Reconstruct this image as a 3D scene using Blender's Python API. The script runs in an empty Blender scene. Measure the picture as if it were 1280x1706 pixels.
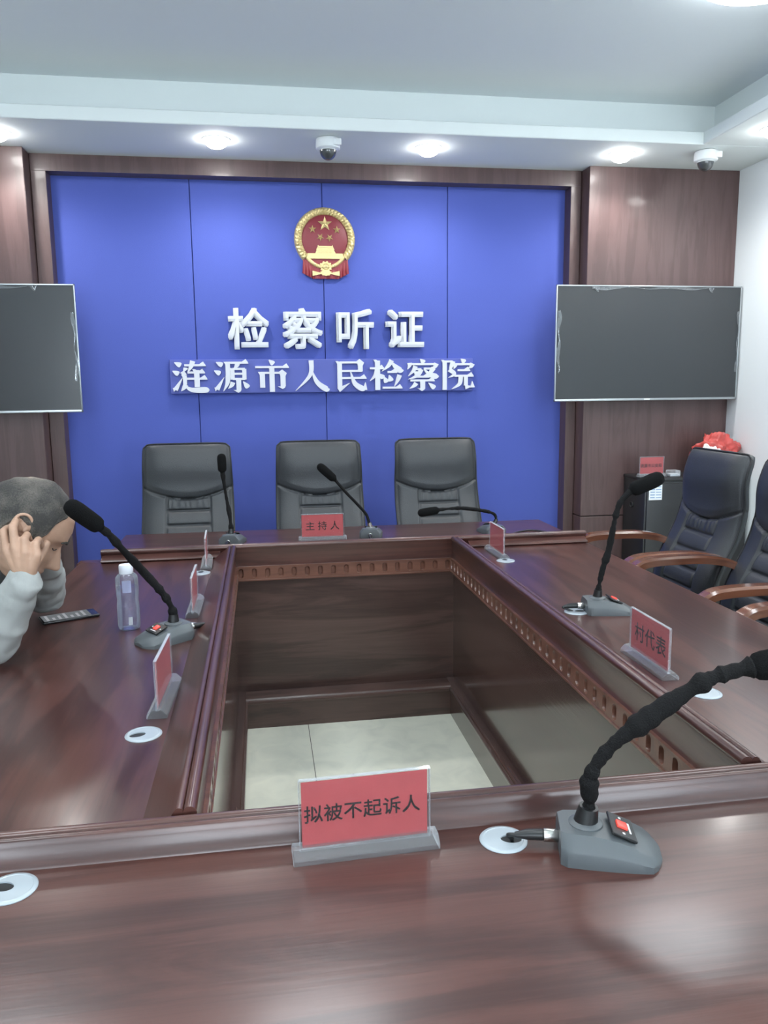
import bpy, bmesh, math, random
from mathutils import Vector, Matrix, noise
random.seed(7)
C = bpy.context.scene.collection
SC = bpy.context.scene
PI = math.pi
def rad(a): return math.radians(a)

# ------------------------------------------------------------------ materials
def _new(name):
    m = bpy.data.materials.new(name); m.use_nodes = True
    nt = m.node_tree; p = nt.nodes['Principled BSDF']
    return m, nt, p
def mat(name, col, rough=.5, metal=0., coat=0., spec=.5, sheen=0., bump=0., bscale=60., var=0., vscale=6., emit=None, estr=0.):
    m, nt, p = _new(name)
    p.inputs['Base Color'].default_value = (*col, 1)
    p.inputs['Roughness'].default_value = rough
    p.inputs['Metallic'].default_value = metal
    p.inputs['Coat Weight'].default_value = coat
    p.inputs['Coat Roughness'].default_value = .12
    p.inputs['Specular IOR Level'].default_value = spec
    p.inputs['Coat Tint'].default_value = (1, 1, 1, 1)
    if emit:
        p.inputs['Emission Color'].default_value = (*emit, 1); p.inputs['Emission Strength'].default_value = estr
    tc = nt.nodes.new('ShaderNodeTexCoord')
    if var:
        n = nt.nodes.new('ShaderNodeTexNoise'); n.inputs['Scale'].default_value = vscale; n.inputs['Detail'].default_value = 5
        r = nt.nodes.new('ShaderNodeValToRGB')
        r.color_ramp.elements[0].color = (*[c*(1-var) for c in col], 1); r.color_ramp.elements[1].color = (*[min(1, c*(1+var)) for c in col], 1)
        r.color_ramp.elements[0].position = .3; r.color_ramp.elements[1].position = .7
        nt.links.new(tc.outputs['Object'], n.inputs['Vector']); nt.links.new(n.outputs['Fac'], r.inputs['Fac'])
        nt.links.new(r.outputs['Color'], p.inputs['Base Color'])
    if bump:
        n = nt.nodes.new('ShaderNodeTexNoise'); n.inputs['Scale'].default_value = bscale; n.inputs['Detail'].default_value = 4
        b = nt.nodes.new('ShaderNodeBump'); b.inputs['Strength'].default_value = bump; b.inputs['Distance'].default_value = .01
        nt.links.new(tc.outputs['Object'], n.inputs['Vector']); nt.links.new(n.outputs['Fac'], b.inputs['Height'])
        nt.links.new(b.outputs['Normal'], p.inputs['Normal'])
    return m
def wood(name, dark, light, axis='X', rough=.3, coat=.4, scale=1., streak=.55, coat_rough=.1, spec=.5):
    m, nt, p = _new(name); N = nt.nodes; L = nt.links
    tc = N.new('ShaderNodeTexCoord'); mp = N.new('ShaderNodeMapping')
    sc = {'X': (.9, 9, 9), 'Y': (9, .9, 9), 'Z': (9, 9, .9)}[axis]
    mp.inputs['Scale'].default_value = tuple(s*scale for s in sc)
    L.new(tc.outputs['Object'], mp.inputs['Vector'])
    n1 = N.new('ShaderNodeTexNoise'); n1.inputs['Scale'].default_value = 1.1; n1.inputs['Detail'].default_value = 7; n1.inputs['Roughness'].default_value = .62; n1.inputs['Distortion'].default_value = .8
    L.new(mp.outputs['Vector'], n1.inputs['Vector'])
    # growth rings
    mu = N.new('ShaderNodeMath'); mu.operation = 'MULTIPLY'; mu.inputs[1].default_value = 26
    L.new(n1.outputs['Fac'], mu.inputs[0])
    sn = N.new('ShaderNodeMath'); sn.operation = 'SINE'; L.new(mu.outputs[0], sn.inputs[0])
    # fine pores
    mp2 = N.new('ShaderNodeMapping'); mp2.inputs['Scale'].default_value = tuple(s*scale*(14 if s > 1 else 5) for s in sc)
    L.new(tc.outputs['Object'], mp2.inputs['Vector'])
    n2 = N.new('ShaderNodeTexNoise'); n2.inputs['Scale'].default_value = 1.; n2.inputs['Detail'].default_value = 3
    L.new(mp2.outputs['Vector'], n2.inputs['Vector'])
    a1 = N.new('ShaderNodeMath'); a1.operation = 'MULTIPLY_ADD'; a1.inputs[1].default_value = .13*streak; a1.inputs[2].default_value = 0
    L.new(sn.outputs[0], a1.inputs[0])
    a2 = N.new('ShaderNodeMath'); a2.operation = 'ADD'; L.new(a1.outputs[0], a2.inputs[0]); L.new(n1.outputs['Fac'], a2.inputs[1])
    a3 = N.new('ShaderNodeMath'); a3.operation = 'MULTIPLY_ADD'; a3.inputs[1].default_value = .45*streak; L.new(n2.outputs['Fac'], a3.inputs[0]); L.new(a2.outputs[0], a3.inputs[2])
    r = N.new('ShaderNodeValToRGB'); r.color_ramp.elements[0].position = .45; r.color_ramp.elements[1].position = .98
    r.color_ramp.elements[0].color = (*dark, 1); r.color_ramp.elements[1].color = (*light, 1)
    L.new(a3.outputs[0], r.inputs['Fac']); L.new(r.outputs['Color'], p.inputs['Base Color'])
    p.inputs['Roughness'].default_value = rough; p.inputs['Coat Weight'].default_value = coat; p.inputs['Coat Roughness'].default_value = coat_rough
    p.inputs['Specular IOR Level'].default_value = spec
    b = N.new('ShaderNodeBump'); b.inputs['Strength'].default_value = .05; b.inputs['Distance'].default_value = .004
    L.new(n2.outputs['Fac'], b.inputs['Height']); L.new(b.outputs['Normal'], p.inputs['Normal'])
    return m
def clear(name, tint=(.93, .95, .96), edge=.9, base=.05, rough=.05, dif=.45):
    """thin clear plastic: see-through with a facing-dependent gloss"""
    m = bpy.data.materials.new(name); m.use_nodes = True; nt = m.node_tree; N = nt.nodes; L = nt.links
    N.remove(N['Principled BSDF']); out = N['Material Output']
    t = N.new('ShaderNodeBsdfTransparent'); t.inputs['Color'].default_value = (*tint, 1)
    g = N.new('ShaderNodeBsdfGlossy'); g.inputs['Roughness'].default_value = rough; g.inputs['Color'].default_value = (.95, .97, 1, 1)
    d = N.new('ShaderNodeBsdfDiffuse'); d.inputs['Color'].default_value = (.85, .88, .92, 1)
    lw = N.new('ShaderNodeLayerWeight'); lw.inputs['Blend'].default_value = .35
    ma = N.new('ShaderNodeMath'); ma.operation = 'MULTIPLY_ADD'; ma.inputs[1].default_value = edge; ma.inputs[2].default_value = base
    L.new(lw.outputs['Fresnel'], ma.inputs[0])
    mg = N.new('ShaderNodeMixShader'); mg.inputs[0].default_value = dif; L.new(g.outputs[0], mg.inputs[1]); L.new(d.outputs[0], mg.inputs[2])
    mx = N.new('ShaderNodeMixShader'); L.new(ma.outputs[0], mx.inputs[0]); L.new(t.outputs[0], mx.inputs[1]); L.new(mg.outputs[0], mx.inputs[2])
    L.new(mx.outputs[0], out.inputs['Surface'])
    return m
def emis(name, col, s):
    m = bpy.data.materials.new(name); m.use_nodes = True; nt = m.node_tree; nt.nodes.remove(nt.nodes['Principled BSDF'])
    e = nt.nodes.new('ShaderNodeEmission'); e.inputs['Color'].default_value = (*col, 1); e.inputs['Strength'].default_value = s
    nt.links.new(e.outputs[0], nt.nodes['Material Output'].inputs['Surface']); return m

WD, WL = (.050, .019, .016), (.128, .051, .040)
M = {
 'wood_x': wood('table_wood_x', WD, WL, 'X', .30, .25, streak=.5, coat_rough=.16),
 'wood_y': wood('table_wood_y', WD, WL, 'Y', .29, .25, streak=.45, coat_rough=.15),
 'wood_panel': wood('table_wood_panel', (.050, .027, .023), (.115, .066, .055), 'X', .3, .3, streak=.7),
 'wood_panel_y': wood('table_wood_panel_y', (.048, .026, .022), (.105, .060, .050), 'Y', .2, .6, streak=.6),
 'dentil': wood('dentil_wood', (.12, .052, .036), (.24, .105, .070), 'X', .3, .4, streak=.4),
 'wall_wood': wood('wall_veneer', (.078, .046, .045), (.128, .078, .076), 'Z', .40, .15, 1.4, .35),
 'arm_wood': wood('arm_wood', (.095, .032, .017), (.20, .070, .034), 'Y', .2, .7),
 'blue': mat('blue_felt', (.078, .110, .41), .85, bump=.08, bscale=220, spec=.2),
 'blue_sign': mat('blue_sign_panel', (.075, .100, .38), .6),
 'white_paint': mat('white_paint', (.74, .80, .84), .8, bump=.02, bscale=90),
 'ceil_paint': mat('ceiling_paint', (.76, .81, .83), .85),
 'trim_paint': mat('cove_paint', (.72, .78, .78), .8),
 'letter': mat('white_letter', (.60, .63, .69), .45),
 'leather': mat('black_leather', (.032, .036, .041), .40, bump=.15, bscale=260, spec=.55),
 'leather_dark': mat('black_leather_piping', (.014, .015, .017), .45),
 'mic_grey': mat('grey_plastic', (.092, .104, .112), .42, bump=.03, bscale=500),
 'mic_black': mat('black_fabric_sleeve', (.008, .008, .0085), .8, spec=.2, bump=.5, bscale=420),
 'foam': mat('black_foam', (.008, .0083, .0088), .95, spec=.15, bump=.8, bscale=700),
 'black_plastic': mat('black_plastic', (.014, .015, .016), .35),
 'metal': mat('nickel', (.62, .61, .58), .25, 1.),
 'silver': mat('silver_bezel', (.42, .45, .47), .3, .8),
 'red_button': mat('red_button', (.65, .05, .04), .35, emit=(1, .12, .08), estr=.35),
 'print_white': mat('white_print', (.75, .76, .76), .6),
 'red_paper': mat('red_card', (.50, .085, .090), .65, var=.05, vscale=30),
 'ink': mat('black_ink', (.018, .014, .015), .6),
 'acrylic': clear('clear_acrylic', (.98, .985, .99), .22, .015, .04, .15),
 'acrylic_base': clear('clear_acrylic_base', (.95, .965, .975), .55, .13, .06, .68),
 'grommet': mat('grommet_plastic', (.38, .43, .47), .35, coat=.3),
 'screen': mat('tv_screen', (.030, .034, .038), .24, spec=.6),
 'film': clear('protective_film', (.9, .92, .93), .5, .14, .12),
 'gold': mat('gold_leaf', (.66, .54, .26), .35, .5, bump=.25, bscale=160),
 'emblem_red': mat('emblem_red', (.20, .020, .032), .45),
 'emblem_cloth': mat('emblem_drape', (.24, .026, .038), .5),
 'cctv': mat('white_housing', (.70, .74, .76), .4),
 'dome': mat('smoked_dome', (.05, .055, .06), .06, coat=.6),
 'bag': mat('red_plastic_bag', (.48, .070, .062), .32, bump=.3, bscale=40, var=.15, vscale=14),
 'bag_white': mat('white_plastic_bag', (.75, .73, .73), .35, bump=.3, bscale=40),
 'cabinet': mat('black_cabinet', (.016, .017, .019), .4),
 'paper': mat('white_paper', (.78, .81, .84), .6),
 'paper_blue': mat('printed_blue', (.30, .42, .60), .6),
 'skin': mat('skin', (.46, .285, .200), .5, var=.10, vscale=28, bump=.06, bscale=160),
 'shirt': mat('grey_shirt', (.36, .375, .365), .85, bump=.12, bscale=55, var=.06, vscale=12),
 'vest': mat('dark_grey_vest', (.075, .08, .082), .9, bump=.2, bscale=180),
 'trousers': mat('dark_trousers', (.025, .027, .032), .9),
 'shoe': mat('black_shoe', (.012, .012, .012), .35),
 'bottle': clear('bottle_pet', (.955, .955, .99), .95, .06, .04, .55),
 'water': clear('water', (.94, .945, .99), .6, .03, .02, .2),
 'cap': mat('white_cap', (.82, .85, .92), .4),
 'label_film': mat('bottle_label', (.55, .58, .80), .45),
 'phone': mat('phone_body', (.012, .012, .014), .25),
}
def hair_mat():
    m, nt, p = _new('cropped_grey_hair'); N = nt.nodes; L = nt.links
    tc = N.new('ShaderNodeTexCoord')
    n = N.new('ShaderNodeTexNoise'); n.inputs['Scale'].default_value = 300; n.inputs['Detail'].default_value = 2
    n2 = N.new('ShaderNodeTexNoise'); n2.inputs['Scale'].default_value = 22; n2.inputs['Detail'].default_value = 4
    L.new(tc.outputs['Object'], n.inputs['Vector']); L.new(tc.outputs['Object'], n2.inputs['Vector'])
    at = N.new('ShaderNodeAttribute'); at.attribute_name = 'thin'
    a = N.new('ShaderNodeMath'); a.operation = 'MULTIPLY_ADD'; a.inputs[1].default_value = .35; L.new(n.outputs['Fac'], a.inputs[0])
    b = N.new('ShaderNodeMath'); b.operation = 'MULTIPLY_ADD'; b.inputs[1].default_value = .55; L.new(n2.outputs['Fac'], b.inputs[0]); L.new(at.outputs['Fac'], b.inputs[2])
    L.new(b.outputs[0], a.inputs[2])
    r = N.new('ShaderNodeValToRGB'); e = r.color_ramp.elements
    e[0].position = .42; e[0].color = (.030, .028, .026, 1); e[1].position = .98; e[1].color = (.42, .32, .24, 1)
    k = r.color_ramp.elements.new(.66); k.color = (.110, .098, .084, 1)
    L.new(a.outputs[0], r.inputs['Fac']); L.new(r.outputs['Color'], p.inputs['Base Color']); p.inputs['Roughness'].default_value = .75
    bp = N.new('ShaderNodeBump'); bp.inputs['Strength'].default_value = .6; bp.inputs['Distance'].default_value = .003
    L.new(n.outputs['Fac'], bp.inputs['Height']); L.new(bp.outputs['Normal'], p.inputs['Normal'])
    return m
M['hair'] = hair_mat()
def tile_mat():
    m, nt, p = _new('cream_floor_tile'); N = nt.nodes; L = nt.links
    tc = N.new('ShaderNodeTexCoord')
    mp = N.new('ShaderNodeMapping'); mp.inputs['Location'].default_value = (-.16+.8*4, 2.3, 0)
    L.new(tc.outputs['Object'], mp.inputs['Vector'])
    br = N.new('ShaderNodeTexBrick'); br.offset = 0; br.inputs['Scale'].default_value = 1; br.inputs['Brick Width'].default_value = .8; br.inputs['Row Height'].default_value = .8
    br.inputs['Mortar Size'].default_value = .0015; br.inputs['Mortar'].default_value = (.12, .12, .10, 1)
    br.inputs['Color1'].default_value = br.inputs['Color2'].default_value = (.80, .81, .69, 1)
    L.new(mp.outputs['Vector'], br.inputs['Vector'])
    n = N.new('ShaderNodeTexNoise'); n.inputs['Scale'].default_value = 9; n.inputs['Detail'].default_value = 6; n.inputs['Distortion'].default_value = 1.
    L.new(tc.outputs['Object'], n.inputs['Vector'])
    r = N.new('ShaderNodeValToRGB'); r.color_ramp.elements[0].color = (.88, .89, .90, 1); r.color_ramp.elements[1].color = (1, 1, 1, 1); r.color_ramp.elements[0].position = .3; r.color_ramp.elements[1].position = .62
    L.new(n.outputs['Fac'], r.inputs['Fac'])
    mx = N.new('ShaderNodeMixRGB'); mx.blend_type = 'MULTIPLY'; mx.inputs[0].default_value = 1
    L.new(br.outputs['Color'], mx.inputs[1]); L.new(r.outputs['Color'], mx.inputs[2])
    # specks of dirt
    v = N.new('ShaderNodeTexVoronoi'); v.inputs['Scale'].default_value = 7; L.new(tc.outputs['Object'], v.inputs['Vector'])
    lt = N.new('ShaderNodeMath'); lt.operation = 'LESS_THAN'; lt.inputs[1].default_value = .035; L.new(v.outputs['Distance'], lt.inputs[0])
    mx2 = N.new('ShaderNodeMixRGB'); mx2.inputs[2].default_value = (.16, .13, .10, 1); L.new(lt.outputs[0], mx2.inputs[0]); L.new(mx.outputs[0], mx2.inputs[1])
    L.new(mx2.outputs[0], p.inputs['Base Color']); p.inputs['Roughness'].default_value = .22
    return m
M['tile'] = tile_mat()

# ------------------------------------------------------------------ mesh helpers
class MB:
    """collects shapes into one bmesh"""
    def __init__(s): s.bm = bmesh.new()
    def box(s, x0, x1, y0, y1, z0, z1, bev=0., seg=2):
        b = bmesh.new(); bmesh.ops.create_cube(b, size=1)
        for v in b.verts: v.co = Vector(((x0+x1)/2+v.co.x*(x1-x0), (y0+y1)/2+v.co.y*(y1-y0), (z0+z1)/2+v.co.z*(z1-z0)))
        if bev: bmesh.ops.bevel(b, geom=b.edges[:], offset=bev, segments=seg, profile=.5, affect='EDGES')
        return s.add(b)
    def add(s, b, M4=None):
        if M4 is not None: bmesh.ops.transform(b, matrix=M4, verts=b.verts)
        me = bpy.data.meshes.new('t'); b.to_mesh(me); b.free(); s.bm.from_mesh(me); bpy.data.meshes.remove(me); return s
    def prism(s, poly, fn, d0, d1):
        """poly: 2-D outline; fn(a, b, t) -> 3-D point, t along the extrusion"""
        lo = [s.bm.verts.new(fn(a, b, d0)) for a, b in poly]; hi = [s.bm.verts.new(fn(a, b, d1)) for a, b in poly]
        n = len(poly)
        for i in range(n): s.bm.faces.new((lo[i], lo[(i+1) % n], hi[(i+1) % n], hi[i]))
        s.bm.faces.new(lo[::-1]); s.bm.faces.new(hi); return s
    def tube(s, pts, radii, n=12, cap=True, flat=1.):
        pts = [Vector(p) for p in pts]
        if not hasattr(radii, '__len__'): radii = [radii]*len(pts)
        rings = []; prev = None
        for i, p in enumerate(pts):
            t = (pts[min(i+1, len(pts)-1)]-pts[max(i-1, 0)]).normalized()
            if prev is None:
                a = Vector((0, 0, 1)) if abs(t.z) < .9 else Vector((1, 0, 0)); u = t.cross(a).normalized()
            else:
                u = (prev-t*prev.dot(t)).normalized()
            prev = u; w = t.cross(u)
            rings.append([s.bm.verts.new(p+(u*math.cos(k*2*PI/n)+w*math.sin(k*2*PI/n)*flat)*radii[i]) for k in range(n)])
        for a, b in zip(rings, rings[1:]):
            for k in range(n): s.bm.faces.new((a[k], a[(k+1) % n], b[(k+1) % n], b[k]))
        if cap: s.bm.faces.new(rings[0][::-1]); s.bm.faces.new(rings[-1])
        return s
    def capsule(s, pts, radii, n=16):
        """tube with rounded ends"""
        P = [Vector(p) for p in pts]; R = list(radii)
        d0 = (P[0]-P[1]).normalized(); d1 = (P[-1]-P[-2]).normalized(); a, b, ra, rb = P[0], P[-1], R[0], R[-1]
        pre = [(a+d0*ra*math.sin(t), ra*math.cos(t)) for t in (1.45, 1.1, .7, .35)]
        post = [(b+d1*rb*math.sin(t), rb*math.cos(t)) for t in (.35, .7, 1.1, 1.45)]
        al = pre+list(zip(P, R))+post
        return s.tube([x[0] for x in al], [x[1] for x in al], n)
    def lathe(s, prof, n=32, loc=(0, 0, 0), cap=True):
        L = Vector(loc)
        rings = [[s.bm.verts.new(L+Vector((r*math.cos(k*2*PI/n), r*math.sin(k*2*PI/n), z))) for k in range(n)] for r, z in prof]
        for a, b in zip(rings, rings[1:]):
            for k in range(n): s.bm.faces.new((a[k], a[(k+1) % n], b[(k+1) % n], b[k]))
        if cap: s.bm.faces.new(rings[0][::-1]); s.bm.faces.new(rings[-1])
        return s
    def ball(s, c, r, sub=3, sc=(1, 1, 1)):
        b = bmesh.new(); bmesh.ops.create_icosphere(b, subdivisions=sub, radius=1)
        for v in b.verts: v.co = Vector(c)+Vector((v.co.x*r*sc[0], v.co.y*r*sc[1], v.co.z*r*sc[2]))
        return s.add(b)
    def grid(s, fn, nu, nv, closeu=False):
        V = [[s.bm.verts.new(fn(i, j)) for i in range(nu)] for j in range(nv)]
        for j in range(nv-1):
            for i in range(nu if closeu else nu-1):
                s.bm.faces.new((V[j][i], V[j][(i+1) % nu], V[j+1][(i+1) % nu], V[j+1][i]))
        return V
    def build(s, name, m, parent=None, smooth=True, angle=40, world=False):
        return obj(name, s.bm, m, parent, smooth, angle, world)
def obj(name, bm, m, parent=None, smooth=True, angle=40, world=False):
    if world and parent is not None:
        bmesh.ops.translate(bm, vec=-parent.location, verts=bm.verts)
    bmesh.ops.recalc_face_normals(bm, faces=bm.faces)
    me = bpy.data.meshes.new(name); bm.to_mesh(me); bm.free()
    return link(name, me, m, parent, smooth, angle)
def link(name, me, m, parent=None, smooth=True, angle=40):
    if m is not None: me.materials.clear(); me.materials.append(M[m] if isinstance(m, str) else m)
    if smooth:
        me.polygons.foreach_set('use_smooth', [True]*len(me.polygons))
        try: me.set_sharp_from_angle(angle=rad(angle))
        except Exception: pass
    o = bpy.data.objects.new(name, me); C.objects.link(o)
    if parent is not None: o.parent = parent
    return o
def tag(o, label, cat, group=None, kind=None):
    if label: o['label'] = label
    if cat: o['category'] = cat
    if group: o['group'] = group
    if kind: o['kind'] = kind
    return o
def thing(name, label, cat, loc=(0, 0, 0), rz=0., group=None):
    o = bpy.data.objects.new(name, None); o.empty_display_size = .05; C.objects.link(o)
    o.location = loc; o.rotation_euler = (0, 0, rz)
    return tag(o, label, cat, group)
def struct(name, b, m, **k):
    o = b.build(name, m, **k); o['kind'] = 'structure'; return o
def dup(root, loc, rz, label, group=None, rot=None):
    r = root.copy(); C.objects.link(r); r.location = loc; r.rotation_euler = rot or (0, 0, rz); r['label'] = label
    if group: r['group'] = group
    for ch in list(root.children):
        c = ch.copy(); C.objects.link(c); c.parent = r
        for g in ch.children:
            d = g.copy(); C.objects.link(d); d.parent = c
    return r
def smooth_path(pts, k=6):
    P = [Vector(p) for p in pts]; out = []
    for i in range(len(P)-1):
        p0, p1, p2, p3 = P[max(i-1, 0)], P[i], P[i+1], P[min(i+2, len(P)-1)]
        for j in range(k):
            t = j/k
            out.append(.5*((2*p1)+(-p0+p2)*t+(2*p0-5*p1+4*p2-p3)*t*t+(-p0+3*p1-3*p2+p3)*t**3))
    return out+[P[-1]]
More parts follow.
